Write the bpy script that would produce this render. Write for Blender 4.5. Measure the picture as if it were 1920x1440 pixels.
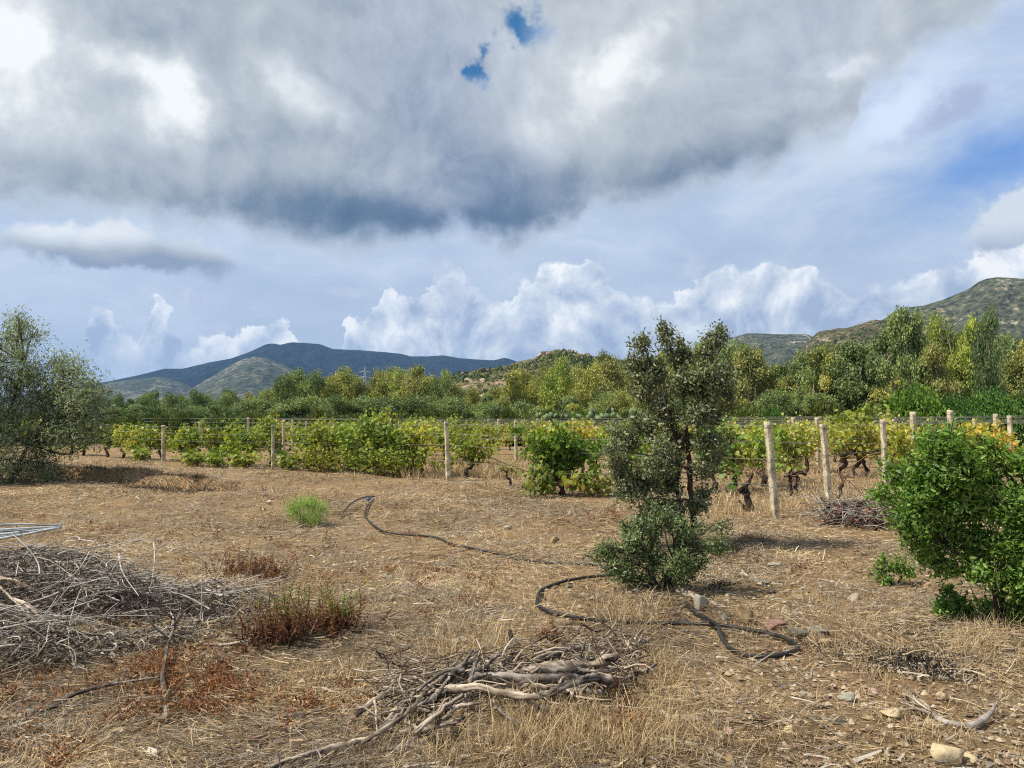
import bpy, math, random
import numpy as np

# ------------------------------------------------------------------ camera, world, sun, exposure
R = math.radians; DENOISE = False
F = 1423.0; PITCH = math.atan(65.0 / F); CAM_Z = 1.65
scene = bpy.context.scene
for o in list(bpy.data.objects): bpy.data.objects.remove(o)
col = scene.collection
cam_d = bpy.data.cameras.new("camera"); cam = bpy.data.objects.new("camera", cam_d); col.objects.link(cam)
cam_d.sensor_fit = 'HORIZONTAL'; cam_d.sensor_width = 36.0; cam_d.lens = 36.0 * F / 1920.0
cam_d.clip_start = 0.05; cam_d.clip_end = 40000
cam.location = (0, 0, CAM_Z); cam.rotation_euler = (R(90) + PITCH, 0, 0)
scene.camera = cam
scene.view_settings.view_transform = 'Standard'; scene.view_settings.look = 'None'
scene.view_settings.exposure = 0.36; scene.view_settings.gamma = 1.0
scene.render.engine = 'CYCLES'
scene.cycles.pixel_filter_type = 'BLACKMAN_HARRIS'; scene.cycles.filter_width = 1.15
scene.cycles.use_denoising = DENOISE
scene.cycles.max_bounces = 6; scene.cycles.diffuse_bounces = 3; scene.cycles.glossy_bounces = 2
scene.cycles.transmission_bounces = 2; scene.cycles.volume_bounces = 0; scene.cycles.transparent_max_bounces = 8

def ray(px, py):
    """direction in the world of a point of the 1920 x 1440 picture"""
    x, y, z = (px - 960) / F, 1.0, (720 - py) / F
    c, s = math.cos(PITCH), math.sin(PITCH)
    return x, y * c - z * s, y * s + z * c
def azel(px, py):
    x, y, z = ray(px, py)
    return math.degrees(math.atan2(x, y)), math.degrees(math.atan2(z, math.hypot(x, y)))

SUN_EL, SUN_AZ = 54.0, -104.0            # azimuth from +Y towards +X
sun_dir = (math.sin(R(SUN_AZ)) * math.cos(R(SUN_EL)), math.cos(R(SUN_AZ)) * math.cos(R(SUN_EL)), math.sin(R(SUN_EL)))
sl = bpy.data.lights.new("sun", 'SUN'); sl.energy = 5.0; sl.angle = R(0.55); sl.color = (1.0, 0.925, 0.775)
so = bpy.data.objects.new("sun", sl); col.objects.link(so)
so.rotation_euler = (R(90 - SUN_EL), 0, R(180 - SUN_AZ)); so.location = (-60, -20, 80)

def s2l(c):
    return [((v / 255) / 12.92 if v / 255 <= 0.04045 else ((v / 255 + 0.055) / 1.055) ** 2.4) for v in c]

class G:
    """small node-graph writer"""
    def __init__(s, nt): s.nt = nt
    def n(s, kind, **kw):
        nd = s.nt.nodes.new(kind)
        for k, v in kw.items(): setattr(nd, k, v)
        return nd
    def put(s, nd, i, v):
        if v is None: return
        if isinstance(v, bpy.types.NodeSocket): s.nt.links.new(v, nd.inputs[i])
        else:
            if isinstance(v, (list, tuple)) and nd.inputs[i].type == 'RGBA' and len(v) == 3: v = tuple(v) + (1,)
            nd.inputs[i].default_value = v
    def m(s, op, a, b=None, c=None, clamp=False):
        nd = s.n('ShaderNodeMath', operation=op, use_clamp=clamp)
        for i, v in enumerate((a, b, c)): s.put(nd, i, v)
        return nd.outputs[0]
    def add(s, *a):
        r = a[0]
        for x in a[1:]: r = s.m('ADD', r, x)
        return r
    def mul(s, a, b): return s.m('MULTIPLY', a, b)
    def sub(s, a, b): return s.m('SUBTRACT', a, b)
    def v(s, op, a, b=None):
        nd = s.n('ShaderNodeVectorMath', operation=op)
        s.put(nd, 0, a)
        if op == 'SCALE': s.put(nd, 3, b)
        else: s.put(nd, 1, b)
        return nd.outputs[0]
    def noise(s, vec, scale, detail=4, rough=0.5, dist=0.0, out=0, kind='FBM', lac=2.0):
        nd = s.n('ShaderNodeTexNoise'); nd.noise_type = kind
        s.put(nd, 'Vector', vec); s.put(nd, 'Scale', scale); s.put(nd, 'Detail', detail)
        s.put(nd, 'Roughness', rough); s.put(nd, 'Distortion', dist); s.put(nd, 'Lacunarity', lac)
        return nd.outputs[out]
    def voro(s, vec, scale, feature='F1', out=0, smooth=0.5, rnd=1.0, detail=0.0):
        nd = s.n('ShaderNodeTexVoronoi', feature=feature)
        s.put(nd, 'Vector', vec); s.put(nd, 'Scale', scale); s.put(nd, 'Randomness', rnd)
        if 'Detail' in nd.inputs: s.put(nd, 'Detail', detail)
        if feature == 'SMOOTH_F1': s.put(nd, 'Smoothness', smooth)
        return nd.outputs[out]
    def ss(s, x, lo, hi, a=0.0, b=1.0, kind='SMOOTHSTEP'):
        nd = s.n('ShaderNodeMapRange', interpolation_type=kind)
        s.put(nd, 0, x); s.put(nd, 1, lo); s.put(nd, 2, hi); s.put(nd, 3, a); s.put(nd, 4, b)
        return nd.outputs[0]
    def mix(s, f, a, b, blend='MIX'):
        nd = s.n('ShaderNodeMix', data_type='RGBA', blend_type=blend)
        s.put(nd, 0, f); s.put(nd, 6, a); s.put(nd, 7, b)
        return nd.outputs[2]
    def ramp(s, x, stops, interp='LINEAR'):
        nd = s.n('ShaderNodeValToRGB'); cr = nd.color_ramp; cr.interpolation = interp
        while len(cr.elements) < len(stops): cr.elements.new(0.5)
        for e, (p, c) in zip(cr.elements, stops):
            e.position = p; e.color = tuple(c) + (1,) if len(c) == 3 else tuple(c)
        s.put(nd, 0, x)
        return nd.outputs[0]
    def comb(s, x, y, z=0.0):
        nd = s.n('ShaderNodeCombineXYZ'); s.put(nd, 0, x); s.put(nd, 1, y); s.put(nd, 2, z); return nd.outputs[0]
    def sep(s, v):
        nd = s.n('ShaderNodeSeparateXYZ'); s.put(nd, 0, v); return nd.outputs
    def curve(s, x, pts, lo, hi):
        """piecewise smooth curve through pts (x in 0..1) scaled to lo..hi"""
        nd = s.n('ShaderNodeFloatCurve'); c = nd.mapping.curves[0]
        pts = sorted(pts)
        while len(c.points) < len(pts): c.points.new(0.5, 0.5)
        for p, (a, b) in zip(c.points, pts): p.location = (a, (b - lo) / (hi - lo)); p.handle_type = 'AUTO'
        nd.mapping.update(); s.put(nd, 1, x)
        return s.ss(nd.outputs[0], 0.0, 1.0, lo, hi, kind='LINEAR')

world = bpy.data.worlds.new("World"); scene.world = world; world.use_nodes = True
def build_sky(w):
    nt = w.node_tree; nt.nodes.clear(); g = G(nt)
    D = g.n('ShaderNodeTexCoord').outputs['Generated']
    sx, sy, sz = g.sep(D)
    az = g.mul(g.m('ARCTAN2', sx, sy), 57.29578)
    el = g.mul(g.m('ARCSINE', g.m('MINIMUM', g.m('MAXIMUM', sz, -1.0), 1.0)), 57.29578)
    P = g.comb(az, el)
    def blob(vec, px, py, rx, ry, rot=0.0, w=1.0):
        a, e = azel(px, py); k = 0.0403
        mp = g.n('ShaderNodeMapping', vector_type='TEXTURE')
        g.put(mp, 0, vec); mp.inputs[1].default_value = (a, e, 0); mp.inputs[2].default_value = (0, 0, R(rot))
        mp.inputs[3].default_value = (rx * k, ry * k, 1)
        gr = g.n('ShaderNodeTexGradient', gradient_type='SPHERICAL'); g.put(gr, 0, mp.outputs[0])
        return g.ss(gr.outputs[1], 0.0, 1.0, 0.0, w)
    # warps
    n1 = g.v('SUBTRACT', g.noise(D, 5.0, 2, 0.5, out=1), (0.5, 0.5, 0.5))
    n2 = g.v('SUBTRACT', g.noise(D, 22.0, 4, 0.58, out=1), (0.5, 0.5, 0.5))
    Pw = g.v('ADD', P, g.v('MULTIPLY', n1, (9, 6, 0)))
    Pf = g.v('ADD', g.v('ADD', P, g.v('MULTIPLY', n1, (3.0, 2.0, 0))), g.v('MULTIPLY', n2, (3.6, 3.0, 0)))
    # --- clear sky with thin high veil
    sk = g.n('ShaderNodeTexSky', sky_type='NISHITA'); sk.sun_disc = False
    sk.sun_elevation = R(SUN_EL); sk.sun_rotation = R(SUN_AZ); sk.air_density = 1.0; sk.dust_density = 0.8; sk.ozone_density = 2.0
    clear = g.v('SCALE', sk.outputs[0], 0.085)
    stv = g.v('ADD', g.v('MULTIPLY', P, (0.05, 0.16, 0)), g.v('SCALE', n1, 0.9))
    rotm = g.n('ShaderNodeMapping'); g.put(rotm, 0, stv); rotm.inputs[2].default_value = (0, 0, R(-24))
    streak = g.noise(rotm.outputs[0], 1.6, 6, 0.6)
    veil = g.ss(streak, 0.28, 0.60, 0.82, 1.08)
    bl = g.add(blob(Pf, 1910, 290, 300, 110, 20, 0.75), blob(Pf, 1560, 420, 420, 90, 10, 0.15), blob(Pf, 560, 560, 500, 60, 0, 0.12),
               blob(Pf, 970, 50, 130, 110, 25, 1.0), blob(Pf, 880, 120, 100, 90, 25, 1.0))
    veil = g.m('SUBTRACT', g.mul(veil, 0.90), bl, clamp=True)
    vcol = g.ramp(g.ss(el, 0, 26, kind='LINEAR'), [(0, s2l((186, 197, 213))), (0.25, s2l((184, 197, 216))), (0.55, s2l((186, 201, 221))), (1, s2l((184, 199, 221)))])
    vcol = g.mix(g.ss(streak, 0.45, 0.75, 0, 0.65), vcol, s2l((206, 216, 228)))
    clear = g.mix(g.ss(g.add(blob(P, 1920, 290, 460, 300, 0, 1.0), 0), 0, 1, 0, 0.75), clear, s2l((112, 156, 220)))
    clear = g.mix(g.ss(g.add(blob(P, 920, 90, 260, 240, 0, 1.6), 0), 0, 1, 0, 1.0), clear, s2l((54, 108, 158)))
    skyc = g.mix(veil, clear, vcol)
    def curve_px(vecx, pts, lo, hi):
        q = []
        for px, py in pts:
            a, e = azel(px, py); q.append(((a + 40) / 80, e))
        return g.curve(g.m('DIVIDE', g.add(vecx, 40.0), 80.0), q, lo, hi)
    # --- low white cumulus bank
    top = [(-200, 690), (0, 700), (110, 655), (160, 640), (182, 572), (215, 608), (255, 630), (292, 566), (325, 606), (345, 652), (400, 632), (470, 618), (512, 606), (556, 640),
           (600, 700), (636, 690), (648, 610), (690, 586), (745, 540), (790, 560), (835, 500), (880, 520), (912, 566), (945, 560), (985, 520), (1040, 492), (1085, 500), (1110, 478), (1150, 530),
           (1200, 560), (1275, 548), (1320, 512), (1390, 500), (1490, 490), (1550, 525), (1620, 548), (1700, 528), (1800, 490), (1900, 450), (2100, 430)]
    n3 = g.v('SUBTRACT', g.noise(D, 48.0, 5, 0.62, out=1), (0.5, 0.5, 0.5))
    pc = g.v('ADD', P, g.v('MULTIPLY', n3, (2.6, 2.4, 0)))
    cx, cy, _ = g.sep(pc)
    tc = curve_px(cx, top, -2, 20)
    puff = g.voro(g.v('ADD', D, g.v('SCALE', n3, 0.02)), 30.0, 'F1')
    depth = g.sub(g.add(tc, g.mul(g.sub(0.45, puff), 1.5)), cy)                   # degrees below the top
    cov = g.ss(depth, -0.12, 0.30)
    def dens(vec): return g.noise(vec, 15.0, 6, 0.60)
    sd = (-0.018, 0.0, 0.020)
    Dd = g.v('ADD', D, g.v('SCALE', n1, 0.12))
    lit = g.sub(dens(Dd), dens(g.v('ADD', Dd, sd)))
    t2 = g.add(0.46, g.mul(lit, 2.5), g.mul(g.sub(0.45, puff), 0.55), g.ss(depth, 0.0, 1.3, 0.26, 0.0), g.ss(cy, 1.5, 5.0, -0.05, 0.0),
               blob(Pw, 1500, 600, 420, 50, 4, -0.22), blob(Pw, 730, 640, 110, 60, 0, 0.22), blob(Pw, 1420, 530, 160, 50, 0, 0.28), blob(Pw, 1860, 500, 160, 60, 20, 0.32),
               blob(Pw, 200, 660, 220, 90, 0, -0.10), blob(Pw, 430, 655, 80, 30, 20, 0.2), blob(Pw, 1040, 540, 110, 70, 30, 0.2))
    ccol = g.ramp(t2, [(0.0, s2l((160, 174, 199))), (0.28, s2l((184, 196, 214))), (0.55, s2l((206, 214, 223))), (0.8, s2l((228, 233, 238))), (1.0, s2l((248, 248, 245)))])
    soft = g.add(0.88, blob(P, 200, 650, 300, 130, 0, -0.10), blob(P, 1650, 560, 260, 90, 0, -0.04))
    skyc = g.mix(g.mul(cov, soft), skyc, ccol)
    # faint small puffs over the bank
    pf = g.add(blob(Pf, 846, 520, 60, 50, 0, 1.0), blob(Pf, 650, 548, 60, 30, 0, 0.8), blob(Pf, 1300, 486, 50, 26, 60, 0.8), blob(Pf, 360, 560, 60, 30, 0, 0.8), blob(Pf, 420, 600, 50, 28, 0, 0.6),
               blob(Pf, 60, 560, 120, 40, 0, 0.5), blob(Pf, 870, 555, 70, 60, 0, 0.8))
    skyc = g.mix(g.ss(pf, 0.15, 0.9, 0, 0.65), skyc, g.ramp(g.add(g.mul(lit, 2.0), 0.5), [(0, s2l((170, 180, 204))), (1, s2l((216, 222, 232)))]))
    # --- grey cloud shreds of their own
    def shred(base, spec, colr, lo=0.18, hi=0.6):
        return g.mix(g.ss(g.add(*[blob(Pf, *b) for b in spec]) if len(spec) > 1 else blob(Pf, *spec[0]), lo, hi), base, colr)
    gt = g.ss(g.add(el, g.mul(g.sub(g.noise(D, 14, 4), 0.5), 2.0)), azel(250, 510)[1], azel(250, 440)[1])
    gcol = g.ramp(g.add(gt, blob(Pw, 385, 492, 190, 80, -10, -0.55)), [(0, s2l((138, 152, 172))), (0.35, s2l((168, 176, 186))), (0.8, s2l((206, 213, 219))), (1, s2l((222, 226, 230)))])
    skyc = shred(skyc, [(110, 452, 170, 52, 0, 1.0), (270, 468, 230, 56, -4, 1.2)], gcol, 0.12, 0.85)
    skyc = shred(skyc, [(1775, 205, 95, 46, 20, 1.0), (1650, 280, 80, 28, 10, 0.5)], s2l((164, 176, 203)), 0.1, 0.9)
    skyc = shred(skyc, [(1900, 415, 105, 52, 30, 1.1)], g.ramp(gt, [(0, s2l((158, 170, 190))), (1, s2l((206, 214, 222)))]), 0.12, 0.6)
    skyc = shred(skyc, [(1720, 165, 200, 70, 38, 0.55), (1650, 235, 110, 60, 30, 0.6)], s2l((206, 220, 238)), 0.05, 0.9)
    # --- the great grey cloud overhead
    low = [(-300, 400), (0, 392), (120, 408), (250, 432), (380, 430), (480, 455), (600, 478), (680, 488), (790, 470), (860, 452), (930, 474), (1010, 470), (1070, 440), (1105, 404), (1200, 400),
           (1290, 372), (1400, 345), (1500, 312), (1585, 286), (1608, 230), (1625, 190), (1700, 140), (1800, 80), (1900, 10), (2000, -60)]
    n4 = g.noise(D, 26.0, 4, 0.52, out=1)
    pb = g.v('ADD', Pw, g.v('MULTIPLY', g.v('SUBTRACT', n4, (0.5, 0.5, 0.5)), (3.2, 3.4, 0)))
    pb = g.v('SUBTRACT', pb, g.v('MULTIPLY', n1, (6.5, 4.2, 0)))
    bx, by, _ = g.sep(pb)
    lc = curve_px(bx, low, 0, 45)
    d2 = g.sub(by, lc)
    Ph = g.v('ADD', P, g.v('MULTIPLY', n2, (5.0, 4.6, 0)))
    hole = g.add(blob(Ph, 978, 50, 74, 46, -15, 1.5), blob(Ph, 893, 128, 42, 34, 0, 1.5), blob(Ph, 905, 85, 26, 20, 0, 1.0), blob(Pf, 1560, 120, 46, 26, 0, 0.45))
    cov2 = g.mul(g.ss(d2, -0.6, 2.3), g.ss(hole, 0.0, 1.15, 1.0, 0.0))
    cov2 = g.mul(cov2, g.ss(g.m('ABSOLUTE', az), 60, 110, 1.0, 0.55))
    bsp = [(740, 435, 470, 84, -4, -0.34), (520, 380, 480, 90, 0, -0.12), (960, 410, 240, 120, 0, -0.22), (1290, 310, 420, 90, 15, -0.22), (60, 330, 360, 90, 0, 0.03), (150, 400, 240, 40, 0, -0.06), (860, 300, 240, 120, -30, -0.16),
           (760, 440, 260, 80, 0, -0.14), (1230, 370, 130, 50, 10, -0.08), (330, 40, 260, 80, 0, -0.10), (460, 260, 160, 60, 0, -0.08),
           (20, 90, 190, 170, 0, 0.40), (30, 70, 70, 60, 0, 0.25), (330, 195, 110, 90, 0, 0.50), (270, 115, 120, 56, 0, 0.34), (540, 165, 110, 60, -40, 0.28), (700, 60, 240, 90, 10, 0.08), (620, 205, 80, 36, -30, 0.22),
           (1190, 110, 180, 60, 42, 0.24), (1110, 190, 220, 120, 35, 0.16), (1020, 260, 160, 60, 0, 0.05), (1540, 195, 150, 60, 25, 0.18), (1560, 130, 110, 36, 0, 0.25), (1450, 60, 300, 60, 20, 0.08),
           (760, 130, 240, 200, 0, -0.02), (110, 240, 240, 80, 0, 0.15), (1400, 230, 240, 60, 18, 0.10), (1680, 60, 260, 60, 35, 0.06)]
    acc = g.add(0.50, g.mul(g.sub(g.noise(Dd, 5.0, 7, 0.5), 0.5), 0.50), g.mul(lit, 0.46), 0.08)
    for b in bsp: acc = g.add(acc, blob(Pf if b[5] > 0.15 else Pw, *b))
    acc = g.add(acc, g.ss(d2, -0.5, 2.2, 0.30, 0.0))
    bcol = g.ramp(acc, [(0.0, s2l((80, 101, 126))), (0.2, s2l((100, 119, 141))), (0.38, s2l((135, 148, 162))), (0.55, s2l((166, 174, 182))), (0.75, s2l((190, 197, 202))), (1.0, s2l((234, 237, 236)))])
    lav = g.add(blob(Pw, 800, 160, 330, 260, 0, 0.5), blob(Pw, 1500, 80, 300, 160, 20, 0.3), blob(Pw, 900, 370, 330, 130, 0, 0.35))
    bcol = g.mix(lav, bcol, g.mix(1.0, bcol, (0.94, 0.97, 1.13, 1), 'MULTIPLY'))
    skyc = g.mix(cov2, skyc, bcol)
    skyc = g.mix(g.ss(el, -4, -0.5, 1, 0), skyc, s2l((150, 140, 120)))
    bg = g.n('ShaderNodeBackground'); bg.inputs[1].default_value = 0.1
    g.put(bg, 0, g.v('SCALE', skyc, 9.3))
    # the rest of the dome: the same weather, plainer clouds (a mix of shaders, so only one side is worked out)
    bn = g.noise(D, 3.0, 3, 0.55)
    far = g.mix(g.ss(el, 3, 30), g.mix(g.ss(bn, 0.35, 0.65), s2l((170, 186, 214)), s2l((222, 228, 234))), g.mix(g.ss(bn, 0.35, 0.65), s2l((150, 162, 178)), s2l((200, 208, 218))))
    far = g.mix(g.ss(bn, 0.52, 0.68, 0, 0.7), far, g.v('SCALE', sk.outputs[0], 0.085))
    far = g.mix(g.ss(el, -4, -0.5, 1, 0), far, s2l((150, 140, 120)))
    bg2 = g.n('ShaderNodeBackground'); bg2.inputs[1].default_value = 0.1
    g.put(bg2, 0, g.v('SCALE', far, 9.3))
    win = g.mul(g.mul(g.ss(g.m('ABSOLUTE', az), 38, 46, 1, 0), g.ss(el, 32, 42, 1, 0)), g.mul(g.ss(el, -3, -2, 0, 1), g.ss(sy, -0.01, 0.01)))
    ms = g.n('ShaderNodeMixShader'); g.put(ms, 0, win); nt.links.new(bg2.outputs[0], ms.inputs[1]); nt.links.new(bg.outputs[0], ms.inputs[2])
    out = g.n('ShaderNodeOutputWorld'); nt.links.new(ms.outputs[0], out.inputs[0])
build_sky(world)
world.cycles.sampling_method = 'NONE'

# ------------------------------------------------------------------ numbers: noise, terrain height, picture point -> ground point
rng = np.random.default_rng(11)
def _h(ix, iy, s):
    n = (ix.astype(np.int64) * 374761393 + iy.astype(np.int64) * 668265263 + s * 974711) & 0x7fffffff
    n = ((n ^ (n >> 13)) * 1274126177) & 0x7fffffff
    return ((n ^ (n >> 16)) & 0xffff) / 65535.0
def vn(x, y, s=0):
    x = np.asarray(x, float); y = np.asarray(y, float)
    ix = np.floor(x); iy = np.floor(y); fx = x - ix; fy = y - iy
    fx = fx * fx * (3 - 2 * fx); fy = fy * fy * (3 - 2 * fy)
    ix = ix.astype(np.int64); iy = iy.astype(np.int64)
    a = _h(ix, iy, s); b = _h(ix + 1, iy, s); c = _h(ix, iy + 1, s); d = _h(ix + 1, iy + 1, s)
    return (a + (b - a) * fx) * (1 - fy) + (c + (d - c) * fx) * fy - 0.5
def fbm(x, y, o=4, s=0, g=0.5):
    r = 0.0; a = 1.0
    for k in range(o): r = r + a * vn(x * 2 ** k + 17.3 * k, y * 2 ** k - 9.1 * k, s + k); a *= g
    return r
def bank(x, y):
    """the little eroded scarp in front of the vine rows on the left"""
    z = 0.0
    for (x0, y0, x1, y1, h) in ((-13.9, 20.8, -9.3, 19.7, 0.34), (-9.3, 18.9, -6.7, 17.2, 0.27)):
        dx, dy = x1 - x0, y1 - y0; L = math.hypot(dx, dy)
        t = ((x - x0) * dx + (y - y0) * dy) / L; q = (-(x - x0) * dy + (y - y0) * dx) / L + 0.25 * vn(x * 1.5, y * 1.5, 55)
        w = np.clip(np.minimum(t, L - t) / 0.9 + 0.5, 0, 1); w = w * w * (3 - 2 * w)
        side = np.clip((q + 0.10) / 0.20, 0, 1); side = side * side * (3 - 2 * side)
        z = z + h * w * (side * np.exp(-np.maximum(q, 0) / 1.8) - (1 - side) * 0.30 * np.exp(np.minimum(q, 0) / 0.5))
    return z
def H(x, y):
    x = np.asarray(x, float); y = np.asarray(y, float)
    r = np.hypot(x, y)
    near = np.exp(-r / 40.0)
    z = 0.16 * fbm(x * 0.16, y * 0.16, 2, 3) * near + 0.09 * fbm(x * 0.9, y * 0.9, 3, 7) * near + 0.050 * fbm(x * 4.2, y * 4.2, 3, 9) * np.exp(-r / 12.0)
    z = z + bank(x, y) + 1.2 * fbm(x * 0.01, y * 0.01, 2, 5) * np.clip((r - 60) / 200, 0, 1)
    return z
def gp(px, py):
    dx, dy, dz = ray(px, py); z = 0.0
    for _ in range(5):
        t = (z - CAM_Z) / dz; x, y = dx * t, dy * t; z = float(H(x, y))
    return np.array([x, y, z])
def at(px, d, z=None):
    """point on the ground in the picture column px at depth d"""
    x = (px - 960) / F * d * 1.0; 
    return np.array([x, d, float(H(x, d)) if z is None else z])
def top_z(py, d):
    dx, dy, dz = ray(960, py); return CAM_Z + dz / dy * d

# ------------------------------------------------------------------ mesh helpers
def new_mesh(name, V, Fc, mats=(), attrs=None, smooth=False, mat_idx=None):
    V = np.asarray(V, np.float32); me = bpy.data.meshes.new(name)
    if isinstance(Fc, np.ndarray): Fc = [Fc]
    Fc = [np.asarray(f, np.int32) for f in Fc if len(f)]
    loops = np.concatenate([f.ravel() for f in Fc]); tot = np.concatenate([np.full(len(f), f.shape[1], np.int32) for f in Fc])
    st = np.concatenate([[0], np.cumsum(tot)[:-1]]).astype(np.int32)
    me.vertices.add(len(V)); me.vertices.foreach_set('co', V.ravel())
    me.loops.add(len(loops)); me.loops.foreach_set('vertex_index', loops)
    me.polygons.add(len(tot)); me.polygons.foreach_set('loop_start', st); me.polygons.foreach_set('loop_total', tot)
    for m in mats: me.materials.append(m)
    if mat_idx is not None: me.polygons.foreach_set('material_index', np.asarray(mat_idx, np.int32))
    if smooth: me.polygons.foreach_set('use_smooth', np.ones(len(tot), bool))
    me.update(calc_edges=True)
    for k, a in (attrs or {}).items():
        at_ = me.attributes.new(k, 'FLOAT', 'POINT'); at_.data.foreach_set('value', np.asarray(a, np.float32))
    return me
def link(name, me, parent=None, loc=None):
    o = bpy.data.objects.new(name, me); col.objects.link(o)
    if parent is not None: o.parent = parent
    if loc is not None: o.location = loc
    return o
def tag(o, label=None, cat=None, group=None, kind=None):
    if label: o['label'] = label
    if cat: o['category'] = cat
    if group: o['group'] = group
    if kind: o['kind'] = kind
    return o
def thing(name, label, cat, loc=(0, 0, 0), rz=0.0, group=None):
    o = bpy.data.objects.new(name, None); col.objects.link(o); o.empty_display_size = 0.2
    o.location = loc; o.rotation_euler = (0, 0, rz)
    return tag(o, label, cat, group)
def copy_thing(root, loc, rz=0.0, scale=1.0, label=None, group=None, color=None):
    r = root.copy(); col.objects.link(r); r.location = loc; r.rotation_euler = (0, 0, rz)
    r.scale = (scale,) * 3 if isinstance(scale, (int, float)) else scale
    if label: r['label'] = label
    if group: r['group'] = group
    for ch in root.children:
        c = ch.copy(); col.objects.link(c); c.parent = r
        if color is not None and ch.name.startswith(('crown', 'foliage')): c.color = color
    return r
class Bag:
    """collects vertices, faces of several sizes and a per-vertex tint"""
    def __init__(s): s.V = []; s.Fs = {}; s.T = []; s.n = 0
    def add(s, V, Fc, T=0.5):
        V = np.asarray(V, np.float32).reshape(-1, 3); Fc = np.asarray(Fc, np.int32)
        s.V.append(V); s.Fs.setdefault(Fc.shape[1], []).append(Fc + s.n); s.n += len(V)
        s.T.append(np.full(len(V), T, np.float32) if np.isscalar(T) else np.asarray(T, np.float32))
    def mesh(s, name, mat, smooth=False, origin=(0, 0, 0)):
        V = np.concatenate(s.V) - np.asarray(origin, np.float32)
        return new_mesh(name, V, [np.concatenate(f) for f in s.Fs.values()], [mat], {'tint': np.concatenate(s.T)}, smooth)
def unit(a): return a / np.maximum(np.linalg.norm(a, axis=-1, keepdims=True), 1e-9)
def tubes(bag, P, Rd, S=5, tint=0.5, caps=False):
    """P (M,K,3) centre lines, Rd (M,K) radii"""
    P = np.asarray(P, float); 
    if P.ndim == 2: P = P[None]
    M, K, _ = P.shape; Rd = np.broadcast_to(np.asarray(Rd, float), (M, K))
    T = unit(np.gradient(P, axis=1)); ax = unit(P[:, -1] - P[:, 0] + 1e-6)
    ref = np.zeros((M, 3)); ref[np.arange(M), np.argmin(np.abs(ax), axis=1)] = 1
    U = unit(np.cross(T, ref[:, None])); W = np.cross(T, U)
    an = np.arange(S) / S * 2 * math.pi
    V = P[:, :, None] + (U[:, :, None] * np.cos(an)[None, None, :, None] + W[:, :, None] * np.sin(an)[None, None, :, None]) * Rd[:, :, None, None]
    idx = np.arange(M * K * S).reshape(M, K, S); nx = np.roll(idx, -1, axis=2)
    Q = np.stack([idx[:, :-1], nx[:, :-1], nx[:, 1:], idx[:, 1:]], -1).reshape(-1, 4)
    tt = tint if np.isscalar(tint) else np.repeat(np.asarray(tint), K * S)
    n0 = bag.n
    bag.add(V.reshape(-1, 3), Q, tt)
    if caps:
        for m in range(M):
            for k, rev in ((0, True), (K - 1, False)):
                ring = idx[m, k]; ring = ring[::-1] if rev else ring
                bag.Fs.setdefault(S, []).append((ring + n0)[None].astype(np.int32))
SHAPES = {
 'oval': np.array([(0, 0), (0.28, 0.42), (0.65, 0.46), (1, 0), (0.65, -0.46), (0.28, -0.42)]),
 'narrow': np.array([(0, 0), (0.45, 0.5), (1, 0), (0.45, -0.5)]),
 'vine': np.array([(0, 0), (-0.05, 0.38), (0.35, 0.52), (0.62, 0.36), (1.0, 0.05), (0.62, -0.36), (0.35, -0.52), (-0.05, -0.38)]),
 'clump': np.array([(0, 0), (0.3, 0.5), (0.75, 0.35), (1, 0), (0.55, -0.5)]),
}
def leaves(bag, C, D, N, L, W, shape='oval', tint=None, fold=0.15, r=rng):
    C = np.asarray(C, float); M = len(C); D = unit(D); N = unit(N - D * np.sum(N * D, -1, keepdims=True)); B = np.cross(N, D)
    sh = SHAPES[shape]; k = len(sh); L = np.broadcast_to(L, (M,)); W = np.broadcast_to(W, (M,))
    V = C[:, None] + D[:, None] * (sh[None, :, 0:1] * L[:, None, None]) + B[:, None] * (sh[None, :, 1:2] * W[:, None, None]) \
        + N[:, None] * (np.abs(sh[None, :, 1:2]) * W[:, None, None] * fold * 2 - sh[None, :, 0:1] ** 2 * L[:, None, None] * 0.18)
    if tint is None: tint = r.random(M)
    bag.add(V.reshape(-1, 3), np.arange(M * k).reshape(M, k), np.repeat(tint, k))
def rdir(n, r=rng): return unit(r.normal(size=(n, 3)))
def inell(n, c, rad, r=rng, shell=0.0):
    d = rdir(n, r) * (shell + (1 - shell) * r.random((n, 1)) ** (1 / 2.2)); return np.asarray(c) + d * np.asarray(rad)
def curvy(a, b, K, sag=0.12, r=rng):
    """(M,3),(M,3) -> (M,K,3) gently bent lines"""
    a = np.asarray(a, float); b = np.asarray(b, float); t = np.linspace(0, 1, K)[None, :, None]
    Ln = np.linalg.norm(b - a, axis=-1, keepdims=True)[:, None]
    o1 = r.normal(size=(len(a), 1, 3)) * sag * Ln; o2 = r.normal(size=(len(a), 1, 3)) * sag * 0.5 * Ln
    return a[:, None] * (1 - t) + b[:, None] * t + o1 * np.sin(t * math.pi) + o2 * np.sin(t * 2 * math.pi)
def smooth_path(pts, n, jit=0.0, r=rng):
    pts = np.asarray(pts, float); m = len(pts)
    seg = np.linalg.norm(np.diff(pts, axis=0), axis=1); s = np.concatenate([[0], np.cumsum(seg)]); s /= s[-1]
    u = np.linspace(0, 1, n); out = np.zeros((n, 3))
    tg = np.gradient(pts, s, axis=0)
    for i, x in enumerate(u):
        k = min(max(np.searchsorted(s, x) - 1, 0), m - 2); h = s[k + 1] - s[k]; t = (x - s[k]) / h
        out[i] = (2*t**3-3*t**2+1)*pts[k] + (t**3-2*t**2+t)*h*tg[k] + (-2*t**3+3*t**2)*pts[k+1] + (t**3-t**2)*h*tg[k+1]
    if jit: out[1:-1] += r.normal(size=(n - 2, 3)) * jit
    return out

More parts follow.
